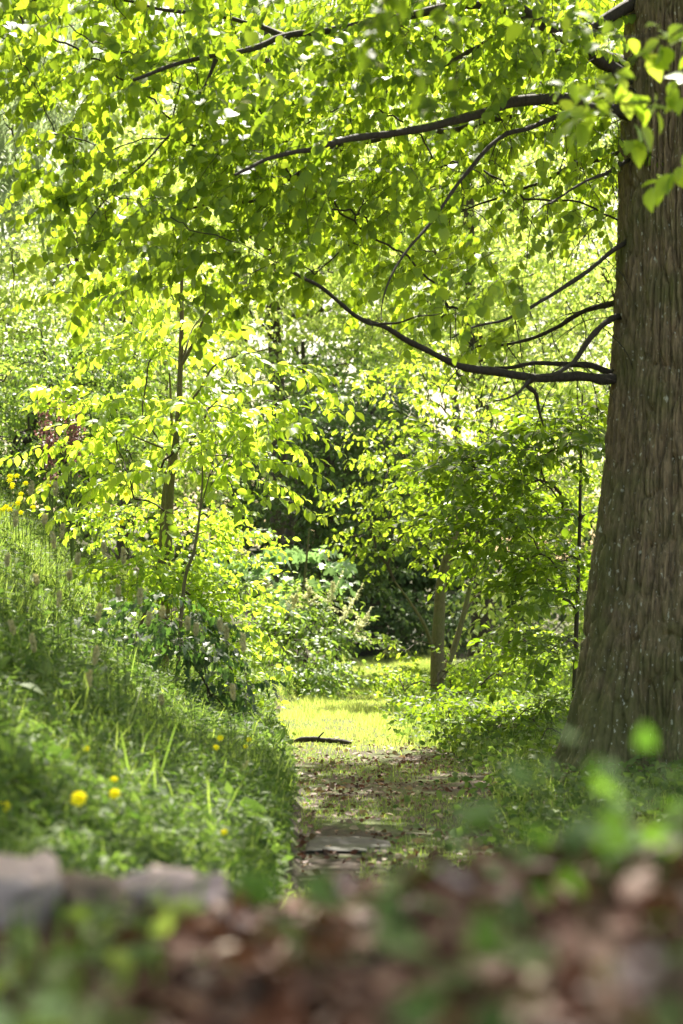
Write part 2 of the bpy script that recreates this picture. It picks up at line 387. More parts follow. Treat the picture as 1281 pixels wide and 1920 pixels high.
def tree(name, label, cat, trunk, tr, lumps, sp, mat, cov=2.2, k=3, group=None, bark='youngbark', limbs=(), jitter=.25, maxatt=420, shell=.4, rt=.004,
         spread=1.0, tilt0=-.1, crown='crown', ground=True):
    trunk = np.asarray(trunk, float)
    if ground: trunk[0, 2] = height(trunk[0, 0], trunk[0, 1]) - .1
    base = trunk[0].copy(); t = thing(name, label, cat, base, group)
    s = Skel(); n = max(10, int(len(trunk) * 5))
    P = smoothpath(trunk, n); r = np.linspace(tr, tr * .25, n); r[0] *= 1.35; r[1] *= 1.1
    s.add_path(P, r)
    ob('trunk', mesh('trunk', *(lambda q: (q[0] - base, q[1]))(tube(P, r, 10)), smooth=True), M[bark], t)
    for L in limbs:
        Q = np.asarray(L[0], float); j = s.nearest(Q[0]); Q = smoothpath(np.concatenate([[s.P[j]], Q[1:]]), len(Q) * 4)
        rr = np.linspace(L[1], L[1] * .3, len(Q)); s.add_path(Q[1:], rr[1:], j)
        ob('branch', mesh('branch', *(lambda q: (q[0] - base, q[1]))(tube(Q, rr, 7)), smooth=True), M[bark], t)
    pts = lump_points(lumps, cov, sp, k, shell)
    if len(pts) > maxatt:
        idx = rng.permutation(len(pts))[:maxatt]; A = pts[idx]
    else: A = pts
    br = s.grow(A, rt=rt, skip=min(3, n // 3))
    lv, tw = foliage(sp, pts, P[n // 2], spread, tilt0, k, jitter)
    bV, bT = join(br + [tw])
    ob('branches', mesh('branches', bV - base, bT), M['twig'] if bark != 'darkbark' else M['darkbark'], t)
    ob(crown, mesh(crown, lv[0] - base, lv[1]), M[mat], t)
    return t
def gz(x, y): return float(height(np.array([x]), np.array([y]))[0])
def gat(px, Y, dz=0): x = (px - 640.5) / F * Y; return np.array([x, Y, gz(x, Y) + dz])

SP = dict(
    linden=Species(LINDEN, .068, .42, 14, hang=48, spread=55, droop=.3, seed=1),
    sapling=Species(OVATE, .095, .5, 15, hang=28, spread=55, droop=.25, seed=2),
    hornbeam=Species(OVATE, .088, .55, 17, hang=16, spread=60, droop=.12, seed=3, jit=.8),
    oak=Species(OAK, .1, .35, 12, hang=30, spread=70, droop=.1, seed=4, side2=.05),
    maple=Species(MAPLE, .14, .4, 8, hang=38, spread=70, droop=.1, seed=5, side2=.1),
    far=Species(SIMPLE, .1, .6, 20, hang=35, spread=60, droop=.2, seed=6, side2=.14, jit=1.4),
    farbig=Species(SIMPLE, .14, .9, 22, hang=40, spread=60, droop=.2, seed=7, side2=.22, jit=1.4),
    small=Species(OVATE, .06, .35, 16, hang=30, spread=65, droop=.2, seed=8, side2=.05, jit=1.2),
    bramble=Species(OVATE, .062, .28, 15, hang=25, spread=70, droop=.4, seed=9, side2=.06, jit=1.2),
    ivy=Species(IVY, .055, .22, 14, hang=55, spread=70, droop=.6, seed=10, side2=.04),
    needle=Species(LANCE, .22, .8, 26, hang=62, spread=35, droop=.6, seed=11, jit=.7, side2=.05),
    goat=Species(OVATE, .085, .5, 17, hang=25, spread=60, droop=.5, seed=12, side2=.07),
)

# ------------------------------------------------------------------ the big linden at the right
def big_linden():
    TY = 13.0
    rows = [(1540, 330), (1490, 296), (1450, 272), (1350, 242), (1200, 216), (1000, 186), (900, 171), (700, 154), (500, 144), (300, 136), (100, 128), (0, 124), (-400, 112), (-1200, 90), (-2200, 60), (-2800, 30)]
    cx = 1300
    base = at(cx, 1480, TY); base[2] = gz(base[0], TY) - .05
    t = thing('large_linden_tree', 'huge furrowed mossy trunk at the right edge with dark limbs reaching left over the path', 'tree', base)
    zs = np.array([at(cx, y, TY)[2] for y, _ in rows]); rs = np.array([r / F * TY for _, r in rows])
    na, nz = 640, 900
    a = np.arange(na) / na * 2 * math.pi
    z = np.concatenate([np.linspace(zs[0] - .2, 5.6, 780), np.linspace(5.62, zs[-1], 120)]); nz = len(z)
    r = np.interp(z, zs, rs)
    A, Z = np.meshgrid(a, z); RR = np.repeat(r[:, None], na, 1)
    ca_, sa_ = np.cos(A) * 2, np.sin(A) * 2
    low = np.clip((1.1 - Z) / 1.1, 0, 1)
    RR = RR * (1 + .13 * low ** 1.3 * np.cos(A * 5 + 1.0) + .12 * low ** 2 * np.cos(A * 9 + 2 + vnoise(np.stack([ca_, sa_, Z], -1), 30) * 2) + .025 * np.cos(A * 3 + Z * .8))
    ca, sa = np.cos(A), np.sin(A)
    wv = .06 * vnoise(np.stack([ca * 2, sa * 2, Z * 3], -1), 40)
    ang = A + wv
    rid = vnoise(np.stack([np.cos(ang) * 15, np.sin(ang) * 15, Z * 3.5], -1), 20)
    rid2 = vnoise(np.stack([np.cos(ang) * 34, np.sin(ang) * 34, Z * 6], -1), 21)
    fur = 1 - np.abs(2 * rid - 1); fur2 = 1 - np.abs(2 * rid2 - 1)
    rid3 = vnoise(np.stack([np.cos(ang) * 60, np.sin(ang) * 60, Z * 15], -1), 24); fur3 = 1 - np.abs(2 * rid3 - 1)
    RR = RR - .04 * fur ** 4 - .026 * fur2 ** 3 - .008 * fur3 ** 2 + .02 * (fbm(np.stack([ca * 4, sa * 4, Z * 1.2], -1), 3, 22) - .45) + .006 * vnoise(np.stack([ca * 60, sa * 60, Z * 30], -1), 23)
    cxX = base[0]
    V = np.stack([cxX + RR * ca, TY + RR * sa, Z], -1).reshape(-1, 3)
    i = np.arange(nz - 1)[:, None] * na; j = np.arange(na)[None]; j2 = (j + 1) % na
    Q = np.stack([i + j, i + j2, i + na + j2, i + na + j], -1).reshape(-1, 4)
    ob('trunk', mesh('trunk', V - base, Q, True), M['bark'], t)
    s = Skel(); zz = np.linspace(base[2], zs[-1], 60)
    s.add_path(np.stack([np.full(60, cxX), np.full(60, TY), zz], -1), [.3] * 60, record=False)
    T_ = TY
    limbs = [  # pixel path, start/end depth, start radius px, end radius px
        ([(1190, 706), (1143, 705), (1050, 708), (1000, 706), (900, 690), (850, 680), (790, 652), (740, 625), (690, 603), (640, 570), (590, 530), (530, 497)], T_, 11.6, 10, 3.5),
        ([(1190, 700), (1143, 695), (1110, 682), (1060, 682), (1000, 681), (940, 688), (890, 688)], T_, 13.1, 8, 3.5),
        ([(1190, 590), (1150, 597), (1110, 628), (1075, 676), (1040, 700), (1000, 705), (970, 740), (930, 755)], T_, 11.9, 7, 2),
        ([(1000, 706), (990, 716), (1005, 735), (1010, 770), (1018, 802)], 12.2, 12.4, 6, 2),
        ([(1190, 560), (1150, 567), (1100, 580), (1040, 617), (960, 645), (880, 648)], T_, 13.8, 7, 3),
        ([(1200, 440), (1158, 466), (1080, 523), (1000, 572), (930, 600), (850, 628)], T_, 12, 6, 2),
        ([(1200, 290), (1160, 310), (1100, 340), (1030, 386)], T_, 12.2, 5, 2.5),
        ([(1200, 285), (1160, 290), (1080, 310), (1020, 340), (910, 380), (850, 400)], T_, 14.3, 6, 2),
        ([(1220, 230), (1165, 214), (1110, 202), (1050, 189), (960, 196), (900, 214), (820, 232), (700, 255), (640, 264), (580, 275), (510, 292), (440, 330)], T_, 11.0, 13, 3.5),
        ([(1220, 240), (1160, 212), (1080, 185), (1000, 200), (920, 222), (850, 240), (780, 240), (700, 262), (630, 285), (575, 302)], T_, 14.6, 10, 4),
        ([(1200, 150), (1140, 176), (1080, 206), (1000, 240), (930, 262), (860, 345), (820, 402), (775, 455), (740, 505), (718, 560), (716, 600)], T_, 11.2, 6, 1.5),
        ([(1240, 200), (1170, 152), (1120, 110), (1060, 65), (980, 15), (900, -60), (800, -120), (600, -160)], T_, 12.0, 17, 5),
        ([(1060, 65), (1010, 45), (960, 55), (900, 85), (850, 115), (780, 160)], 12.6, 12.0, 9, 2.5),
        ([(1180, 120), (1100, 100), (1020, 100), (960, 118), (900, 150), (820, 190)], T_, 14.5, 8, 3),
        ([(1200, 0), (1165, 20), (1080, 60), (1000, 30), (870, 8), (800, 20), (720, 36), (640, 50), (540, 72), (480, 92), (400, 110), (330, 125), (250, 150)], T_, 11.3, 11, 4),
        ([(405, 112), (380, 170), (350, 215), (290, 285), (230, 340), (160, 420)], 11.9, 11.6, 3, 1.2),
        ([(640, 264), (600, 300), (540, 335), (490, 368), (410, 385), (330, 400), (250, 410)], 11.9, 12.9, 5, 2),
        ([(540, 72), (440, 40), (330, 20), (230, 0), (120, -10), (0, 20)], 12.7, 13.6, 5, 2),
        ([(690, 603), (760, 600), (830, 590)], 11.8, 11.2, 3, 1),
    ]
    for pth, y0, y1, r0, r1 in limbs:
        n = len(pth); P = np.array([at(x, y, y0 + (y1 - y0) * (i / (n - 1))) for i, (x, y) in enumerate(pth)])
        m_ = n * 4; P = smoothpath(P, m_)
        P[1:] += (fbm(P[1:] * 3.5, 2, 61) - .37)[:, None] * np.array([.05, .1, .12])
        rr = np.interp(np.linspace(0, 1, m_), [0, .06, .14, 1], [r0 * 1.7 / F * T_, r0 * 1.15 / F * T_, r0 * .85 / F * T_, r1 * .7 / F * T_]) * (.9 + .25 * rng.random(m_))
        j = s.nearest(P[0]) if pth[0][0] < 1180 else 5
        s.add_path(P, rr, j)
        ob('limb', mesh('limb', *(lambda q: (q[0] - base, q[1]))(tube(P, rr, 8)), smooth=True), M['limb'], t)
    # leaf sprays through the canopy
    reseed(11)
    A = []
    def region(n, x0, x1, ylo, yhi, d0, d1):
        x = rng.uniform(x0, x1, n); f = rng.random(n); Yd = rng.uniform(d0, d1, n)
        lo = np.interp(x, *ylo); y = yhi + (lo - yhi) * f
        for a_, b_, c_ in zip(x, y, Yd): A.append(at(a_, b_, c_))
    bottom = ([-200, 0, 60, 130, 260, 420, 560, 660, 760, 860, 1000, 1150, 1300], [120, 120, 170, 400, 520, 500, 520, 530, 560, 500, 420, 400, 400])
    region(205, -200, 660, bottom, -150, 11.4, 14.6)
    region(160, 640, 1240, bottom, -150, 12.6, 15.2)
    region(45, 640, 1150, ([640, 1150], [150, 120]), -150, 11.6, 12.6)
    # clump hanging in front, darker heavy clusters
    for (x, y, n) in [(520, 230, 16), (600, 380, 18), (250, 80, 12), (430, 330, 18), (640, 150, 12), (300, 470, 14), (760, 330, 14), (150, 330, 8), (860, 60, 10), (560, 460, 10), (950, 560, 5), (830, 570, 8)]:
        q = rng.normal(0, 1, (n, 3)) * np.array([.16, .5, .12]) + at(x, y, 12.5); A += list(q[:max(3, n // 2)])
    A = np.array(A)
    keep = ~((A[:, 0] > 1.3) & (A[:, 1] < 12.0) & (A[:, 2] < 4.5))
    A = A[keep]
    br = s.grow(A, rt=.0015, bal=.18, seg=7, wob=.09, skip=8, sag=.06, rmax=.0075)
    lv, tw = foliage(SP['linden'], A, (2.3, 13, 0), .9, -.25, 3, .14, (.75, 1.2))
    # crown above the frame, which shades the near path
    n = 1250; U = np.stack([rng.uniform(-8, 6, n), rng.uniform(4.5, 15.5, n), rng.uniform(8.5, 17, n)], -1)
    U = U[U[:, 2] > 8.5 + .6 * np.maximum(0, np.abs(U[:, 1] - 12) - 2)]; n = len(U)
    lv2, tw2 = SP['linden'].place(np.repeat(U, 3, 0) + rng.normal(0, .3, (3 * n, 3)), rng.uniform(0, 6.28, 3 * n), rng.normal(-.2, .3, 3 * n), rng.uniform(1.8, 2.6, 3 * n))
    n3 = 270; U3 = np.stack([rng.uniform(.3, 4.8, n3), rng.uniform(17.6, 21, n3), rng.uniform(7.9, 9.3, n3)], -1); U = np.concatenate([U3, U])  # unseen boughs added to shade the bare path
    lv3, tw3 = SP['linden'].place(np.repeat(U3, 3, 0) + rng.normal(0, .25, (3 * n3, 3)), rng.uniform(0, 6.28, 3 * n3), rng.normal(-.2, .3, 3 * n3), rng.uniform(1., 1.6, 3 * n3))
    br2 = s.grow(U[:450], rt=.005, bal=.2, seg=5, skip=8)
    # bare drooping twigs hanging off the limbs
    dr = []
    cand = [k for k in range(60, len(s.P)) if .6 < s.P[k][0] < 2.0 and 2.6 < s.P[k][2] < 4.6 and s.r[k] > .004]
    for _ in range(90):
        p = s.P[cand[rng.integers(len(cand))]].copy(); L = rng.uniform(.25, .75); n_ = 8; d = rng.normal(0, .5, 3); d[2] = .1; Q = [p]
        for i in range(n_):
            d[2] -= .28; d += rng.normal(0, .22, 3); Q.append(Q[-1] + d / np.linalg.norm(d) * L / n_)
        dr.append(tube(Q, np.linspace(.0045, .0016, n_ + 1), 4))
        for b in range(2):
            q0 = Q[2 + 2 * b]; d2 = d + rng.normal(0, .8, 3); W = [q0]
            for i in range(4): d2[2] -= .1; W.append(W[-1] + d2 / np.linalg.norm(d2) * L / 12)
            dr.append(tube(W, np.linspace(.0026, .0012, 5), 3))
    V, T = join(br + br2 + [tw, tw2, tw3] + dr)
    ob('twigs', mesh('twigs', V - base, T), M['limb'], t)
    V, T = join([lv, lv2, lv3]); ob('crown', mesh('crown', V - base, T), M['linden'], t)
big_linden()

# ------------------------------------------------------------------ trees and shrubs
reseed(21)
# young tree on the left bank
tr = [gat(306, 16, -.1), at(318, 940, 16), at(326, 860, 16), at(334, 790, 16), at(338, 700, 16), at(341, 600, 16), at(341, 520, 16), at(345, 400, 16)]
tree('young_tree', 'slender young tree on the left bank with glowing yellow-green leaves', 'tree', tr, .038,
     [lump(200, 770, 16.2, 100, 60, .55), lump(330, 800, 15.9, 150, 80, .7), lump(430, 720, 15.1, 140, 70, .7), lump(520, 700, 15.1, 90, 50, .5), lump(330, 640, 16.7, 130, 70, .7),
      lump(420, 870, 15.1, 120, 60, .6), lump(250, 880, 16.2, 110, 60, .6), lump(320, 540, 16.7, 150, 60, .6), lump(470, 790, 15.1, 90, 40, .5), lump(520, 850, 15.1, 50, 25, .3), lump(170, 830, 16.2, 50, 35, .4)],
     SP['sapling'], 'sapling', cov=1.35, k=2, jitter=.14, shell=.1, rt=.0022, tilt0=-.05,
     limbs=[([at(341, 690, 16), at(365, 640, 15.9), at(395, 580, 15.8), at(470, 530, 15.7)], .018), ([at(341, 680, 16), at(350, 650, 16), at(365, 610, 16.2), at(400, 575, 16.3)], .012),
            ([at(338, 780, 16), at(375, 730, 15.8), at(410, 680, 15.7), at(500, 655, 15.5)], .014), ([at(341, 600, 16), at(330, 570, 16), at(315, 540, 16)], .01),
            ([at(330, 850, 16), at(280, 830, 15.8), at(230, 810, 15.6)], .012), ([at(326, 900, 16), at(305, 880, 15.8), at(270, 860, 15.6)], .01)])
tr = [gat(330, 14.6, -.1), at(345, 1100, 14.6), at(365, 1030, 14.6), at(376, 950, 14.7), at(380, 890, 14.8), at(378, 850, 14.8)]
tree('thin_sapling', 'thin bent sapling stem leaning up beside the slender young tree', 'tree', tr, .016,
     [lump(390, 850, 14.8, 60, 40, .3), lump(440, 840, 14.8, 60, 30, .3)], SP['sapling'], 'sapling', cov=.7, k=1, jitter=.1, shell=.1, rt=.0018,
     limbs=[([at(376, 950, 14.7), at(388, 910, 14.7), at(400, 860, 14.8)], .007)])
tree('slim_pole_tree', 'second slim trunk half hidden behind the slender young tree', 'tree', [gat(298, 17, -.1), at(306, 960, 17), at(318, 880, 17), at(322, 800, 17), at(318, 700, 17)], .03,
     [lump(290, 720, 17, 110, 70, .5)], SP['sapling'], 'sapling', cov=.8, k=2, jitter=.12, shell=.1, rt=.002)

# right: multi-stem lobed-leaf tree
tr = [gat(822, 24, -.1), at(820, 1240, 24), at(824, 1150, 24), at(830, 1080, 24), at(860, 980, 24), at(885, 920, 24), at(900, 840, 24.2)]
tree('lobed_leaf_tree', 'twin-stemmed bushy tree with lobed yellow-green leaves right of the grassy path', 'tree', tr, .095,
     [lump(730, 960, 23.6, 90, 40, 1.), lump(790, 1035, 23.9, 90, 35, 1.), lump(695, 1010, 23.5, 55, 40, .6), lump(790, 900, 23.7, 80, 60, 1.), lump(850, 1010, 24.2, 60, 50, .8), lump(800, 870, 24, 100, 70, 1.2), lump(760, 800, 24, 70, 40, .8), lump(910, 800, 24.5, 130, 70, 1.3),
      lump(900, 950, 24.9, 100, 80, 1.), lump(1000, 850, 24.8, 130, 120, 1.4), lump(1040, 1000, 24.8, 90, 110, 1.2), lump(735, 1220, 23.4, 30, 12, .4), lump(780, 690, 25, 90, 60, 1.)],
     SP['oak'], 'oak', cov=1.7, k=2, jitter=.18, shell=.25, rt=.0035,
     limbs=[([at(822, 1290, 24), at(850, 1220, 24.2), at(870, 1150, 24.3), at(885, 1080, 24.4), at(895, 1000, 24.4)], .05), ([at(822, 1250, 24), at(800, 1180, 23.8), at(770, 1130, 23.7), at(740, 1090, 23.6)], .028),
            ([at(850, 1220, 24.2), at(890, 1120, 24.6), at(960, 1110, 24.8)], .02), ([at(822, 1270, 24), at(850, 1275, 23.8), at(900, 1240, 23.6)], .015)])
# hornbeam with flat layers in front of it
tr = [gat(1075, 17, -.1), at(1080, 1200, 17), at(1085, 1060, 17), at(1088, 920, 17), at(1090, 800, 17), at(1092, 740, 17)]
hl = []
for (x, y, w_) in [(1000, 840, 110), (1060, 800, 60), (960, 905, 110), (1040, 960, 80), (930, 985, 70), (1010, 1050, 90), (1060, 1120, 50), (1040, 1215, 60), (1100, 770, 40), (880, 870, 50)]:
    hl.append(lump(x, y, 16.8 + rng.uniform(-.5, .5), w_ * 1.05, 14, .6))
tree('hornbeam', 'dark layered shrub-like tree with flat leafy boughs just left of the huge trunk', 'tree', tr, .024, hl, SP['hornbeam'], 'hornbeam', cov=15, k=2, jitter=.1, shell=.1, rt=.0025, tilt0=.0, bark='darkbark')
# maple seedling with pale leaves, centre left
tree('pale_maple_shrub', 'maple shrub with pale bluish-green lobed leaves behind the cream plumes', 'shrub', [gat(560, 27, -.1), at(565, 1150, 27), at(575, 1050, 27), at(580, 990, 27)], .03,
     [lump(560, 1040, 27, 60, 50, .6), lump(600, 1070, 26.8, 40, 50, .5), lump(500, 1020, 27.5, 70, 45, .7), lump(460, 1060, 27.6, 60, 50, .7), lump(560, 1120, 26.6, 60, 40, .5)], SP['maple'], 'pale', cov=1.5, k=2, jitter=.12, shell=.2, rt=.002, crown='foliage')

# ---- background trees
reseed(31)
BG = 'trees of the wood behind the clearing'
def bgtree(label, px, Y, top, r, lumps, sp='far', mat='bright', cov=2.4, bark='darkbark', name='woodland_tree', cat='tree', k=4, **kw):
    base = gat(px, Y, -.2); tp = at(px + rng.uniform(-25, 25), top, Y)
    P = [base, base * .65 + tp * .35 + rng.normal(0, .1, 3), base * .3 + tp * .7 + rng.normal(0, .12, 3), tp]
    return tree(name, label, cat, P, r, lumps, SP[sp], mat, cov=cov, k=k, group=BG if name == 'woodland_tree' else None, bark=bark, jitter=.3, maxatt=260, rt=.006, **kw)
bgtree('sunlit bright leafy tree above the left bank, beside the drooping conifer', 120, 26, 380, .12,
       [lump(60, 500, 26, 150, 80, 1.6), lump(200, 480, 26.5, 130, 90, 1.6), lump(100, 600, 25.6, 160, 80, 1.5), lump(-60, 620, 25.5, 120, 100, 1.5), lump(250, 600, 27, 90, 90, 1.3)], cov=2.2)
bgtree('shaded mid-green tree at the far left below the sunlit leafy tree', -40, 23, 620, .05,
       [lump(30, 720, 23, 120, 70, 1.3), lump(120, 680, 23.8, 90, 60, 1.2), lump(0, 820, 22.6, 110, 60, 1.1), lump(210, 720, 24.5, 90, 80, 1.2), lump(110, 800, 23.5, 100, 70, 1.1), lump(60, 900, 22.5, 130, 40, 1.), lump(200, 860, 23.5, 90, 60, 1.)], sp='small', mat='mid', cov=2.8)
bgtree('thin dark trunk with light crown standing behind the slender young tree, upper left', 226, 31, 300, .11,
       [lump(250, 400, 31, 190, 110, 1.8), lump(350, 560, 31, 170, 110, 1.8), lump(300, 800, 30.5, 150, 90, 1.6)], cov=2.0)
bgtree('tall light-green tree rising in the middle behind the low dark limb', 520, 37, 50, .2,
       [lump(430, 250, 37, 200, 160, 2.5), lump(600, 380, 37, 200, 150, 2.5), lump(480, 520, 36.5, 180, 110, 2.2), lump(640, 560, 36, 150, 100, 2)], cov=1.9)
bgtree('tall light-green tree behind the right half of the canopy', 900, 33, 100, .2,
       [lump(880, 300, 33, 210, 160, 2.4), lump(1000, 480, 33, 190, 130, 2.2), lump(840, 560, 32.5, 160, 110, 2), lump(960, 680, 32, 170, 80, 1.8), lump(760, 420, 33.5, 130, 110, 2)], cov=1.9)
bgtree('leafy tree whose crown shows between the lobed-leaf tree and the huge trunk', 1190, 29, 400, .14,
       [lump(1100, 560, 29, 150, 130, 1.8), lump(1080, 740, 28.5, 140, 90, 1.6), lump(1120, 900, 28, 130, 110, 1.6), lump(1000, 1120, 28, 150, 90, 1.5)], cov=2.0)
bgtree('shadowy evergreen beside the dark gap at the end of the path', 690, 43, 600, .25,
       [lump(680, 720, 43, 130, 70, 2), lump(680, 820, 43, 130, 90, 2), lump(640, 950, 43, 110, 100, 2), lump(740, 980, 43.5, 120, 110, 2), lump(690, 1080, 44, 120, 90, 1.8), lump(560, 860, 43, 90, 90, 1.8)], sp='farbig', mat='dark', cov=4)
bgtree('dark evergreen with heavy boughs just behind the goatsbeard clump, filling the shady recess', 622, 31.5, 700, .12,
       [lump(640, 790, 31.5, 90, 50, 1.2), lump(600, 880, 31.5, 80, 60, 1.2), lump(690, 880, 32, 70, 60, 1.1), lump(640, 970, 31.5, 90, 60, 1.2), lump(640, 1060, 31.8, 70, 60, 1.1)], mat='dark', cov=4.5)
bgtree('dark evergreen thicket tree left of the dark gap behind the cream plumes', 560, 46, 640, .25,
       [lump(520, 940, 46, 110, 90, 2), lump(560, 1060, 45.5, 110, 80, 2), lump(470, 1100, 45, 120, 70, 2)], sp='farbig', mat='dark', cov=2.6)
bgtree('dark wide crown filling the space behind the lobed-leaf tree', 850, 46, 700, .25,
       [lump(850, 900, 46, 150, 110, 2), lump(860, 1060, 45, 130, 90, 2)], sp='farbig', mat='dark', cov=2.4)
bgtree('mid-green tree arching over the dark gap at the end of the path', 545, 35, 640, .13,
       [lump(600, 690, 35, 130, 45, 1.5), lump(520, 720, 35, 90, 40, 1.4)], mat='mid', cov=1.9)
for i, (px, Y, x0, y0, rw, lab) in enumerate([
        (-150, 50, -150, 200, 260, 'distant pale crown past the drooping conifer at the far left'),
        (150, 54, 170, 120, 250, 'distant sunlit crown behind the top left of the canopy'),
        (450, 58, 430, 0, 260, 'distant sunlit crown showing through holes near the top centre-left'),
        (700, 56, 720, 130, 250, 'distant sunlit crown above the middle of the path'),
        (980, 55, 980, 60, 260, 'distant sunlit crown behind the thick upper limbs'),
        (1230, 52, 1230, 200, 240, 'distant sunlit crown hidden mostly behind the huge trunk'),
        (300, 50, 330, 520, 260, 'distant lower crown behind the left saplings'),
        (1150, 50, 1150, 650, 260, 'distant lower crown right of the lobed-leaf tree'),
        (750, 52, 750, 500, 240, 'distant lower crown above the dark gap')]):
    bgtree(lab, px, Y, y0, .25, [lump(x0, y0, Y, rw, 190, 3), lump(x0 + 60, y0 + 200 - 130 * (x0 == 750), Y, rw * .9, 160, 3), lump(x0 - 70, y0 - 130, Y, rw * .8, 110, 2.6)], sp='farbig', mat=['bright', 'bright', 'mid'][i % 3] if i < 6 else 'bright', cov=1.5)
for i, (px, Y, y0, lab) in enumerate([(-250, 45, 700, 'bushy tree low at the far left edge of the wood'), (1350, 40, 800, 'bushy tree low behind the huge trunk'), (150, 44, 800, 'bushy tree behind the sedgy top of the bank'), (960, 48, 1050, 'dark bushy tree low behind the lobed-leaf tree')]):
    bgtree(lab, px, Y, y0 - 100, .2, [lump(px, y0, Y, 230, 180, 2.5), lump(px + 60, y0 + 200, Y, 230, 130, 2.5)], sp='farbig', mat='mid' if i != 3 else 'dark', cov=2)
# drooping conifer far left
tree('drooping_conifer', 'grey-green conifer with drooping fronds at the upper left edge', 'tree', [gat(-30, 28, -.2), at(-20, 700, 28), at(-15, 300, 28), at(-10, -100, 28)], .2,
     [lump(20, 130, 27.6, 120, 60, 1.), lump(60, 220, 27.4, 120, 60, 1.), lump(20, 310, 27.3, 110, 60, 1.), lump(-20, 420, 27.3, 120, 60, 1.), lump(60, 40, 27.6, 100, 60, 1.)],
     SP['needle'], 'conifer', cov=3.2, k=3, jitter=.2, shell=.2, bark='darkbark', rt=.005, tilt0=-.5)

# ------------------------------------------------------------------ ground plants
reseed(41)
def mound_shrub(name, label, cat, px, Y, lumps, sp, mat, cov=2.2, k=2, jitter=.1, crown='foliage', tilt0=.1, bark='twig'):
    base = gat(px, Y, -.05); c = np.mean([l[0] for l in lumps], 0)
    return tree(name, label, cat, [base, base * .6 + c * .4, base * .3 + c * .7, c], .018, lumps, SP[sp], mat, cov=cov, k=k, jitter=jitter, rt=.002, shell=.3, crown=crown, tilt0=tilt0, bark=bark, ground=False)
mound_shrub('bramble_bush', 'sunlit bramble mound on the bank corner beside the path bend', 'bush', 470, 18.5,
[lump(420, 1110, 16, 70, 45, .5), lump(440, 1180, 15.6, 50, 60, .5), lump(468, 1260, 15.2, 28, 60, .35), lump(470, 1350, 14.8, 20, 55, .25), lump(370, 1085, 15.5, 90, 40, .5), lump(300, 1060, 15.4, 90, 40, .5), lump(245, 1050, 15.2, 60, 40, .5)], 'bramble', 'bramble', cov=2.8)
mound_shrub('ivy_mat', 'dark glossy ivy mat hanging over the bank below the thin bent sapling', 'ivy', 370, 16,
            [lump(290, 1160, 13.4, 80, 35, .3), lump(365, 1200, 13.4, 70, 55, .35), lump(415, 1290, 13.4, 35, 60, .3), lump(455, 1400, 13, 22, 40, .2), lump(485, 1480, 11.8, 20, 35, .15)], 'ivy', 'ivy', cov=3.2)
mound_shrub('low_leafy_bush', 'low light-green bush under the slender young tree', 'bush', 240, 17,
            [lump(240, 960, 17.5, 100, 50, .6), lump(340, 960, 17.5, 90, 50, .6), lump(420, 1000, 18.5, 80, 50, .6)], 'bramble', 'bramble', cov=1.6)
mound_shrub('goatsbeard', 'leafy goatsbeard clump with cream feathery plumes left of the far path', 'flowering plant', 580, 26,
            [lump(590, 1190, 26, 75, 50, .6), lump(575, 1245, 24.6, 60, 50, .6), lump(612, 1265, 24.8, 40, 40, .4), lump(520, 1170, 25.6, 60, 45, .6), lump(540, 1110, 26.3, 50, 35, .5)], 'goat', 'mid', cov=3.6)
gb = [o for o in bpy.data.objects if o.name == 'goatsbeard'][0]
def plume(parent, p, L, lean):
    g = []; n = 70
    ax = np.array([lean[0], lean[1], 1.]); ax /= np.linalg.norm(ax)
    g_l = []
    for i in range(9):
        d = ax * .6 + rng.normal(0, .45, 3); d /= np.linalg.norm(d); st = p + ax * L * (.1 + .07 * i); LL = L * (.55 - .035 * i)
        k = 26; tt = np.linspace(.05, 1, k)[:, None]; P = st + d * LL * tt - np.array([0, 0, 1.]) * .25 * LL * tt ** 2
        xd = d + rng.normal(0, .8, (k, 3)); Mx = frames(xd, np.tile([0, .2, 1.], (k, 1))) * .036
        g_l.append(inst(SIMPLE[0], SIMPLE[1], Mx, P))
    k = 40; tt = np.linspace(.2, 1.15, k)[:, None]; xd = ax + rng.normal(0, .8, (k, 3))
    g_l.append(inst(SIMPLE[0], SIMPLE[1], frames(xd, np.tile([0, .2, 1.], (k, 1))) * .036, p + ax * L * tt))
    V, T = join(g_l); o = ob('plume', mesh('plume', V - np.array(parent.location), T), M['plume'], parent)
    V, T = tube([p - np.array([0, 0, .5]), p, p + ax * L], [.004, .003, .001], 4)
    ob('plume_stalk', mesh('plume_stalk', V - np.array(parent.location), T), M['stem'], o)
for x, y, L, ln in [(640, 1175, .5, (.5, 0)), (608, 1145, .45, (.5, 0)), (660, 1200, .4, (.6, 0)), (580, 1140, .3, (-.1, 0)), (440, 1060, .35, (.2, 0)), (425, 1010, .3, (-.3, 0)), (550, 1150, .28, (.2, 0)), (495, 1120, .25, (.1, 0))]:
    plume(gb, at(x, y, 24.2), L, ln)
mound_shrub('ground_elder_patch', 'dark leafy low plants at the right foot of the path under the boughs', 'plant', 900, 18,
            [lump(860, 1350, 17.4, 60, 45, .4), lump(940, 1355, 17.2, 80, 40, .5), lump(1020, 1345, 16.6, 60, 45, .5), lump(840, 1330, 19, 60, 30, .5), lump(950, 1385, 16, 100, 35, .3), lump(1030, 1400, 15, 60, 45, .3), lump(880, 1400, 16, 50, 25, .2)], 'bramble', 'hornbeam', cov=3.2)
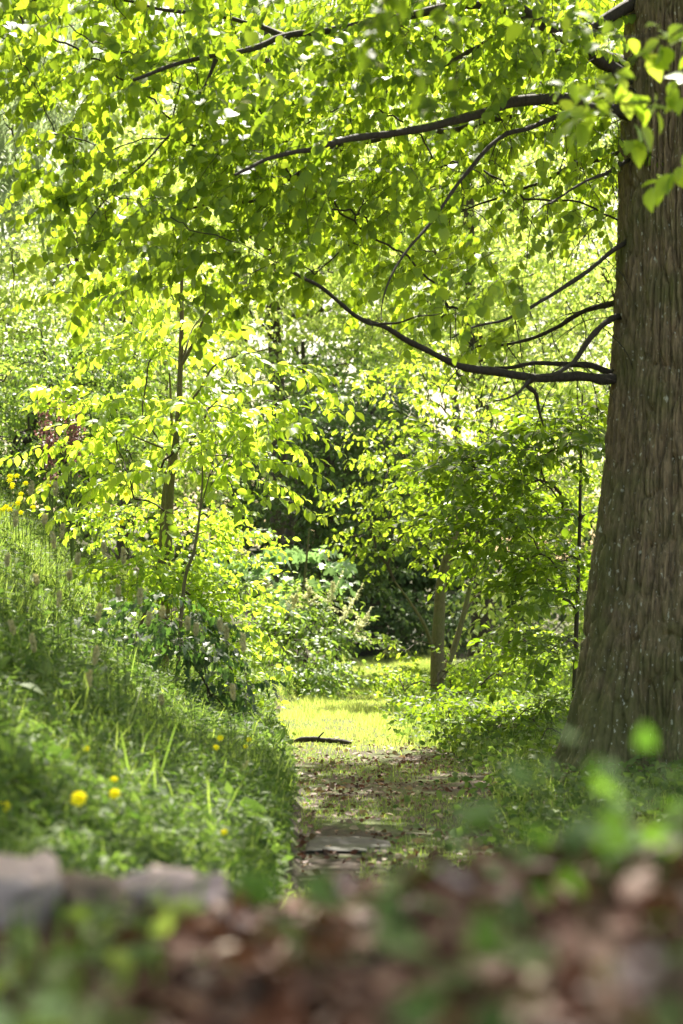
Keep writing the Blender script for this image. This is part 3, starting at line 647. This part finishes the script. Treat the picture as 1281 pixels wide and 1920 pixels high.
mound_shrub('sunlit_undergrowth', 'sunlit broad-leaved undergrowth at the foot of the twin-stemmed tree', 'plant', 780, 22,
            [lump(765, 1290, 25, 30, 22, .4), lump(770, 1350, 21.5, 35, 22, .3), lump(800, 1385, 19, 35, 18, .3), lump(790, 1345, 20.5, 30, 25, .3), lump(752, 1300, 24.5, 22, 16, .3), lump(840, 1365, 19.5, 50, 25, .4), lump(870, 1290, 23, 50, 30, .5), lump(900, 1270, 22.5, 70, 50, .6), lump(990, 1250, 22, 70, 60, .6), lump(760, 1270, 25, 50, 30, .5)], 'bramble', 'bramble', cov=2.6)
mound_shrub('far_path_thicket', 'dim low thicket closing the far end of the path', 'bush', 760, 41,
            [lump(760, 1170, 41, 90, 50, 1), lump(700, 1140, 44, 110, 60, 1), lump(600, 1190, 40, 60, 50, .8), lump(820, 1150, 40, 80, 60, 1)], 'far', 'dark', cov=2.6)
# reddish flowering plants on the top of the bank
for (x, y, lab) in [(95, 760, 'tall reddish flower spikes by the dark shrubs at the left'), (135, 740, 'second reddish flower spikes nearer the slender young tree')]:
    base = gat(x, 20.5, -.05); t = thing('reddish_flower_plant', lab, 'flowering plant', base, 'reddish flower spikes')
    fl, st = [], []
    for i in range(7):
        top = at(x + rng.uniform(-22, 22), y + rng.uniform(-25, 60), 20.5 + rng.uniform(-.3, .3)); k = 60
        f_ = rng.uniform(0, 1, (k, 1)); P = top - np.array([0, 0, 1.]) * f_ * .5 + rng.normal(0, .025, (k, 3))
        fl.append(inst(SIMPLE[0], SIMPLE[1], frames(rng.normal(0, 1, (k, 3)), np.tile([0, 0, 1.], (k, 1))) * .05, P))
        st.append(tube([base, (base + top) / 2, top], [.008, .006, .003], 4))
    for (V, T), (V2, T2) in zip(fl, st):
        ob('flower_spike', mesh('flower_spike', V - base, T), M['purple'], t); ob('stem', mesh('stem', V2 - base, T2), M['stem'], t)

# ---- grasses and ground leaves (uncountable)
reseed(51)
def blade(segs=3):
    t = np.linspace(0, 1, segs + 1); V = []; 
    for i, a in enumerate(t[:-1]): V += [(.35 * a ** 2, -.5 * (1 - a * .55), a), (.35 * a ** 2, .5 * (1 - a * .55), a)]
    V.append((.42, 0, .95)); T = []
    for i in range(segs - 1): b = 2 * i; T += [(b, b + 1, b + 3), (b, b + 3, b + 2)]
    b = 2 * (segs - 1); T.append((b, b + 1, b + 2))
    return np.array(V), np.array(T)
BL = blade(4); BLS = blade(2)
def grass(name, mat, x, y, hgt, wid, bend, tpl=BL, zoff=-.01, label=None):
    n = len(x); z = height(x, y) + zoff; a = rng.uniform(0, 6.283, n)
    b = rng.uniform(.3, 1, n) * bend
    Mx = np.zeros((n, 3, 3)); hv = hgt
    Mx[:, 0, 0] = np.cos(a) * hv * b; Mx[:, 1, 0] = np.sin(a) * hv * b
    Mx[:, 0, 1] = -np.sin(a) * wid; Mx[:, 1, 1] = np.cos(a) * wid
    tx = rng.normal(0, .25, n); ty = rng.normal(0, .25, n)
    Mx[:, 0, 2] = tx * hv; Mx[:, 1, 2] = ty * hv; Mx[:, 2, 2] = hv
    V, T = inst(tpl[0], tpl[1], Mx, np.stack([x, y, z], -1))
    o = ob(name, mesh(name, V, T), M[mat]); tag(o, label, kind='stuff', cat='grass'); return o
def pxsample(n, x0, x1, Ya, Yb, pw=1.0):   # uniform in pixel x, depth distribution
    Y = Ya + (Yb - Ya) * rng.random(n) ** pw; X = (rng.uniform(x0, x1, n) - 640.5) / F * Y
    return X, Y
# bank grass
X, Y = pxsample(150000, -120, 600, 4.0, 26, 1.3); d = np.interp(Y, *XL) - X
dens = fbm(np.stack([X * 1.2, Y * 1.2, 0 * X], -1), 3, 71)
m = (d > .03) & (rng.random(len(X)) < (.12 + 1.5 * (dens - .3)) * (.5 + .9 * sst(8, 13, Y))); X, Y = X[m], Y[m]
h = rng.uniform(.06, .2, len(X)) * (.3 + 1.3 * vnoise(np.stack([X * 2, Y * 2, 0 * X], -1), 77))
grass('bank_grass', 'grass', X, Y, h, rng.uniform(.004, .008, len(X)), .9, label='long green grass covering the left bank')
# lawn on the path past the log
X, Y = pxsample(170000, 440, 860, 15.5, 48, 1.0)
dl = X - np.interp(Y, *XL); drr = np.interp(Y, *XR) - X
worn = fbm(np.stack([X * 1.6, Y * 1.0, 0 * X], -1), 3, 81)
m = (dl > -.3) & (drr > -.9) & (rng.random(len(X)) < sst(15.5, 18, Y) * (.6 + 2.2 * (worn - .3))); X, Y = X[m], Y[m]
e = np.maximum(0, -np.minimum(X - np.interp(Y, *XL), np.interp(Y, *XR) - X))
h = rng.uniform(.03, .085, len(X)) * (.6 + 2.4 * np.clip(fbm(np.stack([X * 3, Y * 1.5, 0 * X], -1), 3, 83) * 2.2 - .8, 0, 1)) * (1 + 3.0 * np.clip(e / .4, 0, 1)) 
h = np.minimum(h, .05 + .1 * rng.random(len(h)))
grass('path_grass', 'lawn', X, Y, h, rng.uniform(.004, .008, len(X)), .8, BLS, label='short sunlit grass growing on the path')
# thin grass & moss tufts on the shaded near path
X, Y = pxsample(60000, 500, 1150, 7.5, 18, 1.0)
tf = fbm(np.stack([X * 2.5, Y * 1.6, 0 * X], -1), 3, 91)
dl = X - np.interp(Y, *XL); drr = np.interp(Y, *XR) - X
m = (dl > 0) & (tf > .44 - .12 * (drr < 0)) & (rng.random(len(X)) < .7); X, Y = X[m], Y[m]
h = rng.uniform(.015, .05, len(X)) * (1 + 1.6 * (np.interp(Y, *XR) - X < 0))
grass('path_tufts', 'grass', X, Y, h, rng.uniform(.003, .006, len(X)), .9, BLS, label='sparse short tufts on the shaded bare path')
# right side grasses
X, Y = pxsample(60000, 700, 1400, 8, 34, 1.0); m = (X > np.interp(Y, *XR) + .05) & (rng.random(len(X)) < .25 + .75 * sst(14, 18, Y)); X, Y = X[m], Y[m]
grass('verge_grass', 'grass', X, Y, rng.uniform(.06, .22, len(X)), rng.uniform(.004, .008, len(X)), .9, label='grass on the right verge of the path')
# broad leaved weeds on the bank
def weeds(name, mat, X, Y, size, lf, label, zr=(.01, .2), flat=.5, cat='weeds'):
    n = len(X); z = height(X, Y) + rng.uniform(*zr, n)
    xd = np.stack([rng.normal(0, 1, n), rng.normal(0, 1, n), rng.normal(0, flat, n)], -1)
    up = rng.normal(0, .6, (n, 3)) + np.array([0, -.4, .8])
    V, T = inst(lf[0], lf[1], frames(xd, up) * size[:, None, None], np.stack([X, Y, z], -1))
    o = ob(name, mesh(name, V, T), M[mat]); tag(o, label, kind='stuff', cat=cat); return o
X, Y = pxsample(190000, -120, 600, 3.6, 24, 1.4); d = np.interp(Y, *XL) - X
dn = fbm(np.stack([X * 1.5, Y * 1.5, 0 * X], -1), 3, 101)
m = (d > .0) & (rng.random(len(X)) < .25 + 1.6 * (dn - .3)); X, Y = X[m], Y[m]
q = rng.random(len(X)); pn = vnoise(np.stack([X * 2.2, Y * 2.2, 0 * X], -1), 203); q = q * .5 + pn * .5
for nm, lo, hi, lf, sz, zr_, fl, lab in [('broad_weeds', 0, .42, OVATE, (.02, .06), (.01, .16), .5, 'mixed broad-leaved weeds among the grass of the left bank'), ('feathery_weeds', .36, .7, LANCE, (.025, .07), (.01, .2), .8, 'feathery narrow-leaved weeds on the left bank'), ('clover', .5, 1, IVY, (.015, .035), (.01, .14), .4, 'small clover-like leaves on the left bank')]:
    m = (q >= lo) & (q < hi); weeds(nm, 'weed', X[m], Y[m], rng.uniform(*sz, m.sum()), lf, lab, zr_, fl)
X, Y = pxsample(16000, 720, 1400, 8.5, 30, 1.0); m = X > np.interp(Y, *XR) - .05 + .2 * rng.normal(0, 1, len(X)); X, Y = X[m], Y[m]
weeds('verge_weeds', 'weed', X, Y, rng.uniform(.03, .07, len(X)), OVATE, 'low leafy weeds right of the path')
X, Y = pxsample(1500, -120, 560, 4.5, 15, 1.2); d = np.interp(Y, *XL) - X; m = (d > .1) & (vnoise(np.stack([X * 1.8, Y * 1.8, 0 * X], -1), 303) > .5); X, Y = X[m], Y[m]
weeds('dock_leaves', 'weed', X, Y, rng.uniform(.06, .12, len(X)), OVATE, 'large broad dock-like leaves among the weeds of the left bank', (.04, .16), .6)
# dead leaves on the path
X, Y = pxsample(16000, 480, 1250, 8.5, 19, 1.0)
dd = fbm(np.stack([X * 1.7, Y * 1.7, 0 * X], -1), 3, 111); m = (X > np.interp(Y, *XL) + .02) & (rng.random(len(X)) < .15 + 1.6 * (dd - .35)) & (Y < 17.6); X, Y = X[m], Y[m]
weeds('fallen_leaves', 'deadleaf', X, Y, rng.uniform(.012, .045, len(X)), OVATE, 'brown fallen leaves scattered on the bare near path', (.004, .018), .15, 'fallen leaves')
X, Y = pxsample(420, 520, 950, 9, 17.5, 1.0); m = (X > np.interp(Y, *XL) + .02); X, Y = X[m], Y[m]
weeds('pale_fallen_leaves', 'tanleaf', X, Y, rng.uniform(.03, .07, len(X)), OVATE, 'pale tan fallen leaves lying on the near path', (.006, .02), .15, 'fallen leaves')

_u = ['first', 'second', 'third', 'fourth', 'fifth', 'sixth', 'seventh', 'eighth', 'ninth']
ORD = _u + ['tenth', 'eleventh', 'twelfth', 'thirteenth', 'fourteenth', 'fifteenth', 'sixteenth', 'seventeenth', 'eighteenth', 'nineteenth', 'twentieth'] + ['twenty-' + a for a in _u] + ['thirtieth']
# ---- seed stalks, each its own
reseed(61)
def spike_plant(x, y, Y, Ltop, label):
    top = at(x, y, Y); gx = top[0] + rng.uniform(-.05, .05); base = np.array([gx, Y, gz(gx, Y)])
    t = thing('grass_seed_stalk', label, 'grass stalk', base, 'seed stalks standing on the left bank')
    if top[2] < base[2] + .15: top[2] = base[2] + .3
    mid = (base + top) / 2 + rng.normal(0, .015, 3)
    P = smoothpath([base, mid, top], 9); V, T = tube(P - base, np.linspace(.0022, .0014, 9), 4); ob('stalk', mesh('stalk', V, T), M['stem'], t)
    ax = P[-1] - P[-3]; ax /= np.linalg.norm(ax); k = 90; f_ = rng.uniform(0, 1, (k, 1))
    rad = .0075 * np.sin(math.pi * np.clip(f_, .05, .97)) ** .5
    ph = rng.uniform(0, 6.28, (k, 1)); off = np.concatenate([np.cos(ph), np.sin(ph), 0 * ph], 1) * rad
    Q = P[-1] - ax * Ltop * f_ * 1.15 + off
    xd = off / (rad + 1e-6) * .6 + ax
    V, T = inst(SIMPLE[0], SIMPLE[1], frames(xd, rng.normal(0, 1, (k, 3))) * .016, Q - base); ob('seed_head', mesh('seed_head', V, T), M['spike'], t)
sp_list = [(30, 960), (60, 905), (98, 1000), (104, 905), (147, 1040), (118, 985), (67, 1080), (195, 1020), (112, 1110), (222, 1100), (263, 1105), (187, 1135), (20, 1165), (60, 1190), (130, 1070), (280, 1150),
           (352, 1160), (368, 1170), (424, 1175), (412, 1165), (168, 1260), (182, 1215), (436, 1285), (455, 1190), (462, 1430), (302, 1395), (232, 1030), (15, 1040), (85, 965), (305, 1140)]
sp_where = ['near the yellow flowers at the left edge', 'tall against the shrubs', 'in the sunny upper grass', 'above the shaded weeds', 'beside the ivy mat', 'leaning near the bank top', 'amid the mid-bank grass', 'close to the path corner']
for i, (x, y) in enumerate(sp_list):
    Y = 7.5 + (1430 - y) / 500 * 3.2 + rng.uniform(-.4, .4) if x < 300 else 9.5 + rng.uniform(-.5, 1)
    spike_plant(x, y, Y, rng.uniform(.045, .08), 'slim tan seed stalk, number %d counting from the left edge of the bank' % (1 + sorted(sp_list).index((x, y))))
SPK = ['grass_seed_stalk' + ('' if i == 0 else '.%03d' % i) for i in range(len(sp_list))]
for o in bpy.data.objects:
    if o.get('category') == 'grass stalk': o['label'] = 'slim tan seed stalk on the left bank, %s from the left edge of the photo' % ORD[sorted(sp_list).index(sp_list[SPK.index(o.name)])]

# ---- yellow flowers, each its own
def yflower(x, y, Y, size, label, n_p=11, name='yellow_flower'):
    top = at(x, y, Y); base = np.array([top[0] + .01, Y + .02, gz(top[0] + .01, Y + .02)])
    if top[2] < base[2] + .05: top[2] = base[2] + .08
    t = thing(name, label, 'flower', base, 'yellow flowers on the bank')
    V, T = tube(np.array([base, (base + top) / 2 + [.005, 0, 0], top]) - base, [.0022, .002, .0016], 5); ob('stem', mesh('stem', V, T), M['stem'], t)
    parts = []
    for ring, (m_, el, sc) in enumerate([(n_p, 12, 1.), (n_p, 38, .8), (7, 65, .5)]):
        a = np.arange(m_) / m_ * 6.283 + ring * .3 + rng.normal(0, .1, m_); e_ = R(el)
        # head faces up and a little towards the open side
        xd = np.stack([np.cos(a) * math.cos(e_), np.sin(a) * math.cos(e_), np.full(m_, math.sin(e_))], -1)
        tl = R(55); ct, s_ = math.cos(tl), math.sin(tl)
        up = np.tile([0, 0, 1.], (m_, 1))
        Rm = np.array([[1, 0, 0], [0, ct, s_ * -1.], [0, s_, ct]])
        xd = xd @ Rm.T; up = up @ Rm.T
        parts.append(inst(OVATE[0], OVATE[1], frames(xd, up) * (size * sc), np.tile(top - base, (m_, 1))))
    V, T = join(parts); ob('petals', mesh('petals', V, T), M['yellow'], t)
yf = [(148, 1497, 5.6, .026, 'largest yellow flower, low in the middle of the shaded weeds'), (215, 1488, 6.3, .021, 'yellow flower just right of the largest one'),
      (214, 1462, 6.8, .016, 'small yellow flower directly above its neighbour'), (162, 1404, 7.4, .015, 'lone yellow flower higher up the weeds'),
      (4, 1490, 5.8, .02, 'upper yellow flower at the left edge of the bank'), (8, 1512, 5.6, .02, 'lower yellow flower at the left edge of the bank'),
      (413, 1384, 9.6, .019, 'upper yellow flower of the pair near the path side'), (405, 1402, 9.4, .019, 'lower yellow flower of the pair near the path side'),
      (467, 1387, 10.6, .018, 'yellow flower closest to the path edge'), (461, 1400, 10.4, .015, 'small drooping yellow flower under the one at the path edge'), (420, 1560, 6.6, .013, 'dull yellow flower low by the path, nearest the stones')]
for a in yf: yflower(*a)
for i, x in enumerate(sorted([rng.uniform(0, 60) if i < 16 else rng.uniform(60, 300) for i in range(26)])):
    yflower(x, rng.uniform(885, 965) + (x > 60) * rng.uniform(0, 60), rng.uniform(15, 17), .028, 'small yellow flower on top of the sunny bank, %s from the left edge' % ORD[i], 7)

# ------------------------------------------------------------------ log, slab, stones
def rock(name, label, cat, c, dims, mat, seed, rot=0, n=40, kind=None):
    u = np.linspace(0, 2 * math.pi, n, endpoint=False); v = np.linspace(-math.pi / 2, math.pi / 2, n // 2)
    U, W = np.meshgrid(u, v); p = np.stack([np.cos(W) * np.cos(U), np.cos(W) * np.sin(U), np.sin(W)], -1)
    q = np.sign(p) * np.abs(p) ** .55; q = q * (.85 + .8 * (fbm(p * 1.9 + seed, 4, seed) - .45))[..., None]
    q = q + (.14 * (fbm(p * 6 + seed, 3, seed + 3) - .4))[..., None]
    q = q * np.array(dims); cr, sr = math.cos(rot), math.sin(rot)
    q = np.stack([q[..., 0] * cr - q[..., 1] * sr, q[..., 0] * sr + q[..., 1] * cr, q[..., 2]], -1)
    V = q.reshape(-1, 3); m_ = n // 2; i = np.arange(m_ - 1)[:, None] * n; j = np.arange(n)[None]; j2 = (j + 1) % n
    Q = np.stack([i + j, i + j2, i + n + j2, i + n + j], -1).reshape(-1, 4)
    o = ob(name, mesh(name, V, Q, True), M[mat]); o.location = c; tag(o, label, cat, 'stones at the lower left' if cat == 'stone' else None); return o
p = at(620, 1588, 9.6); rock('stone_slab', 'flat grey stone slab set in the near path', 'slab', (p[0] + .06, 9.75, gz(p[0], 9.75) - .008), (.24, .4, .035), 'slab', 5)
for px, py, Y, dims, s_, rt_, lab in [(10, 1640, 2.9, (.10, .16, .10), 2, .2, 'pale grey stone cut by the left edge of the picture'), (150, 1670, 2.85, (.075, .12, .07), 3, .4, 'brownish stone with moss between the two paler stones'),
                                (300, 1652, 3.0, (.072, .12, .07), 4, -.5, 'pale pinkish-grey tilted stone, rightmost of the large ones'), (398, 1660, 3.1, (.026, .05, .026), 7, .3, 'small pale stone right of the tilted stone'),
                                (440, 1705, 2.3, (.02, .03, .016), 8, .1, 'little pale stone at the edge of the brown litter'), (30, 1760, 2.6, (.05, .08, .04), 9, .1, 'dark pinkish stone low at the left edge')]:
    q = at(px, py, Y); rock('stone', lab, 'stone', (q[0], q[1], q[2] - dims[2] * .75), (dims[0] * .95, dims[1] * 1.1, dims[2] * 1.05), 'brownstone' if s_ in (3, 9) else 'stone', s_, rt_)
# fallen branch
P = np.array([gat(552, 16.9, .02), gat(575, 16.85, .045), gat(610, 16.8, .035), gat(640, 16.7, .03), gat(658, 16.6, .025)]); base = P[0].copy()
t = thing('fallen_branch', 'dark broken branch lying across the path where the grass begins', 'branch', base)
Pm = smoothpath(P, 24); V, T = tube(Pm - base, (.02 + .008 * rng.random(24)) * np.interp(np.arange(24), [0, 3, 20, 23], [.5, 1, .9, .5]), 8); ob('wood', mesh('wood', V, T, True), M['limb'], t)
V, T = tube(np.array([Pm[9], Pm[9] + [.04, -.05, .05], Pm[9] + [.06, -.09, .07]]) - base, [.009, .007, .003], 5); ob('side_twig', mesh('side_twig', V, T), M['limb'], t)

# ------------------------------------------------------------------ blurred foreground
reseed(71)
def litter(n, x0, x1, Y0, Y1, lf, size, mat, name, label, zr=(.0, .03)):
    X, Y = pxsample(n, x0, x1, Y0, Y1, 1.0)
    return weeds(name, mat, X, Y, rng.uniform(*size, n), lf, label, zr, .35, 'leaf litter')
litter(4500, -200, 1500, .5, 3.2, OVATE, (.028, .065), 'deadleaf', 'leaf_litter', 'blurred brown dead leaves covering the near mound')
litter(60, -100, 1400, .6, 2.6, OVATE, (.015, .035), 'tanleaf', 'tan_leaf_litter', 'blurred tan leaves among the brown litter', (.01, .05))
# near grass at lower left
X, Y = pxsample(560, -150, 430, 1.3, 3.4, 1.0); m = ((X / Y * F + 640) < 430 - (1 / Y - .3) * 500); X, Y = X[m], Y[m]
grass('near_grass', 'weed', X, Y, rng.uniform(.04, .12, len(X)), rng.uniform(.004, .008, len(X)), 1.0, label='blurred green grass below the stones at the lower left')
weeds('near_weeds', 'grass', X, Y, rng.uniform(.02, .05, len(X)), OVATE, 'blurred small weeds below the stones at the lower left', (.0, .05))
# leafy seedlings/ivy standing on the mound
def fplant(px, py, Y, h, nl, lsz, mat, label, lf=IVY, name='foreground_plant', spread=.05):
    top = at(px, py, Y); gx = top[0]; base = np.array([gx, Y, gz(gx, Y) - .01]); t = thing(name, label, 'plant', base, 'blurred leafy plants on the near mound')
    st, lv = [], []
    for i in range(max(4, int(nl * .7))):
        e = top + np.array([rng.normal(0, spread), rng.normal(0, spread), -rng.uniform(0, 1) * h]); e[2] = max(e[2], base[2] + .01)
        st.append(tube(np.array([base, (base + e) / 2 + rng.normal(0, .006, 3), e]) - base, [.0018, .0014, .001], 4))
        xd = (e - base) * np.array([1, 1, .2]) + rng.normal(0, .03, 3)
        lv.append(inst(lf[0], lf[1], frames(xd[None], np.array([[rng.normal(0, .3), -.3 + rng.normal(0, .3), 1.]])) * lsz * .8 * rng.uniform(.6, 1.2), (e - base)[None]))
    V, T = join(st); ob('stems', mesh('stems', V, T), M['stem'], t)
    V, T = join(lv); ob('leaves', mesh('leaves', V, T), M[mat], t)
FP = [(1130, 1380, 2.0, .1, 12, .05, 'herb', 'bright green blurred leaves in front of the base of the huge trunk'),
      (1240, 1400, 1.9, .1, 10, .05, 'herb', 'blurred green leaves at the right edge before the trunk base'),
      (1000, 1450, 2.1, .08, 14, .045, 'herb', 'darker green blurred leaves left of the trunk base'),
      (920, 1520, 2.1, .07, 12, .045, 'herb', 'dark green blurred leaves at the path side of the mound crest'),
      (1070, 1520, 1.9, .07, 12, .045, 'herb', 'dark green blurred leaves under the bright ones on the right crest'),
      (1180, 1450, 1.9, .07, 10, .045, 'herb', 'mid green blurred leaves low before the huge trunk'),
      (760, 1620, 1.9, .05, 10, .045, 'herb', 'green blurred leaves on the crest below the path'),
      (640, 1660, 1.8, .04, 10, .045, 'herb', 'greyish green blurred leaves centred below the stone slab'),
      (540, 1670, 1.9, .05, 10, .04, 'herb', 'dark green blurred leaves right of the little pale stone'),
      (980, 1760, 1.25, .07, 12, .05, 'herb', 'large green blurred leaves low right of centre'),
      (1010, 1850, 1.1, .05, 9, .05, 'herb', 'nearest green blurred leaves at the bottom right'),
      (1180, 1680, 1.5, .04, 8, .045, 'herb', 'green blurred leaves in the litter at the right'),
      (100, 1870, 1.4, .03, 8, .04, 'herb', 'green blurred leaves at the bottom left corner')]
for a in FP: fplant(*a)
fplant(1200, 1020, .95, .1, 6, .022, 'herb', 'tall blurred shoot rising in front of the middle of the huge trunk', OVATE, 'tall_shoot', .022)
X, Y = pxsample(70, 100, 520, 6.5, 12, 1.0); grass('long_grass_blades', 'grass', X, Y, rng.uniform(.25, .42, 70), rng.uniform(.006, .011, 70), 1.6, label='long arching pale grass blades above the weeds')
# pale leaf shapes whose base colour stands for glints on the litter
for x, y, Y, sz, lab in [(1243, 1822, 1.05, .016, 'pinkish blurred petal at the lower right'), (1200, 1768, 1.15, .013, 'pale blurred petal above the pinkish one'), (1170, 1840, 1.1, .012, 'dim pale petal left of the pinkish one'),
                         (845, 1645, 1.7, .02, 'pale blurred petal on the crest right of centre'), (1248, 1590, 1.7, .018, 'pale blurred petal at the right edge'), (645, 1640, 1.75, .02, 'pale blurred petal below the slab'),
                         (455, 1715, 1.9, .016, 'pale petal near the little stone'), (930, 1665, 1.5, .014, 'faint pale petal right of the crest petal')]:
    q = at(x, y, Y); n = 2
    V, T = inst(OVATE[0], OVATE[1], frames(rng.normal(0, 1, (n, 3)), np.array([[0, -1., .8]] * n) + rng.normal(0, .2, (n, 3))) * sz * .9, rng.normal(0, sz * .2, (n, 3)))
    o = ob('leaf_glint', mesh('leaf_glint', V, T), M['petal']); o.location = (q[0], q[1], max(q[2], gz(q[0], q[1]) + .015)); tag(o, lab, 'petal', 'pale leaf glints on the near mound')

# near twigs with soft leaves hanging in at the top right and the top middle
def near_spray(name, label, paths, Y, lf, size, mat, nl):
    base = at(*paths[0][0], Y); t = thing(name, label, 'branch', base, 'blurred leafy boughs near the camera'); st, lv = [], []
    for pth in paths:
        P = smoothpath([at(x, y, Y + .15 * i) for i, (x, y) in enumerate(pth)], 20); st.append(tube(P - base, np.linspace(.004, .0015, 20), 5))
        k = nl; i = rng.uniform(1, 19, k); A_ = np.stack([np.interp(i, np.arange(20), P[:, c]) for c in range(3)], -1)
        d = rng.normal(0, .6, (k, 3)); d[:, 2] -= .4
        up = rng.normal(0, .4, (k, 3)) + np.array([0, -.5, 1.])
        lv.append(inst(lf[0], lf[1], frames(d, up) * (size * rng.uniform(.7, 1.2, k))[:, None, None], A_ - base + rng.normal(0, .02, (k, 3))))
    V, T = join(st); ob('twigs', mesh('twigs', V, T), M['twig'], t)
    V, T = join(lv); ob('leaves', mesh('leaves', V, T), M[mat], t)
near_spray('hanging_bough', 'softly blurred bright leaves hanging over the upper right trunk',
           [[(1500, -60), (1300, 40), (1180, 70), (1080, 50), (960, 30)], [(1500, 60), (1330, 120), (1240, 190), (1180, 260)], [(1500, 150), (1330, 250), (1250, 330), (1240, 350)], [(1300, 40), (1180, 120), (1090, 170), (1020, 150)], [(1240, 190), (1120, 200), (1080, 240)]],
           6.5, OVATE, .085, 'sapling', 22)
near_spray('drooping_spray', 'blurred grey-green leafy spray hanging down at the top middle',
           [[(760, -150), (740, -20), (760, 80), (790, 160), (830, 240)], [(760, -150), (800, -20), (860, 60), (850, 200), (860, 260)], [(740, -20), (700, 40), (690, 110)]], 5.5, OVATE, .06, 'hornbeam', 26)
near_spray('near_leaf_pair', 'blurred dark leaves on a fine twig at the upper centre-left', [[(560, -200), (520, -40), (490, 60), (490, 170)]], 7.5, LINDEN, .08, 'linden', 6)
print('objects', len(bpy.data.objects), 'polys', sum(len(m.polygons) for m in bpy.data.meshes))
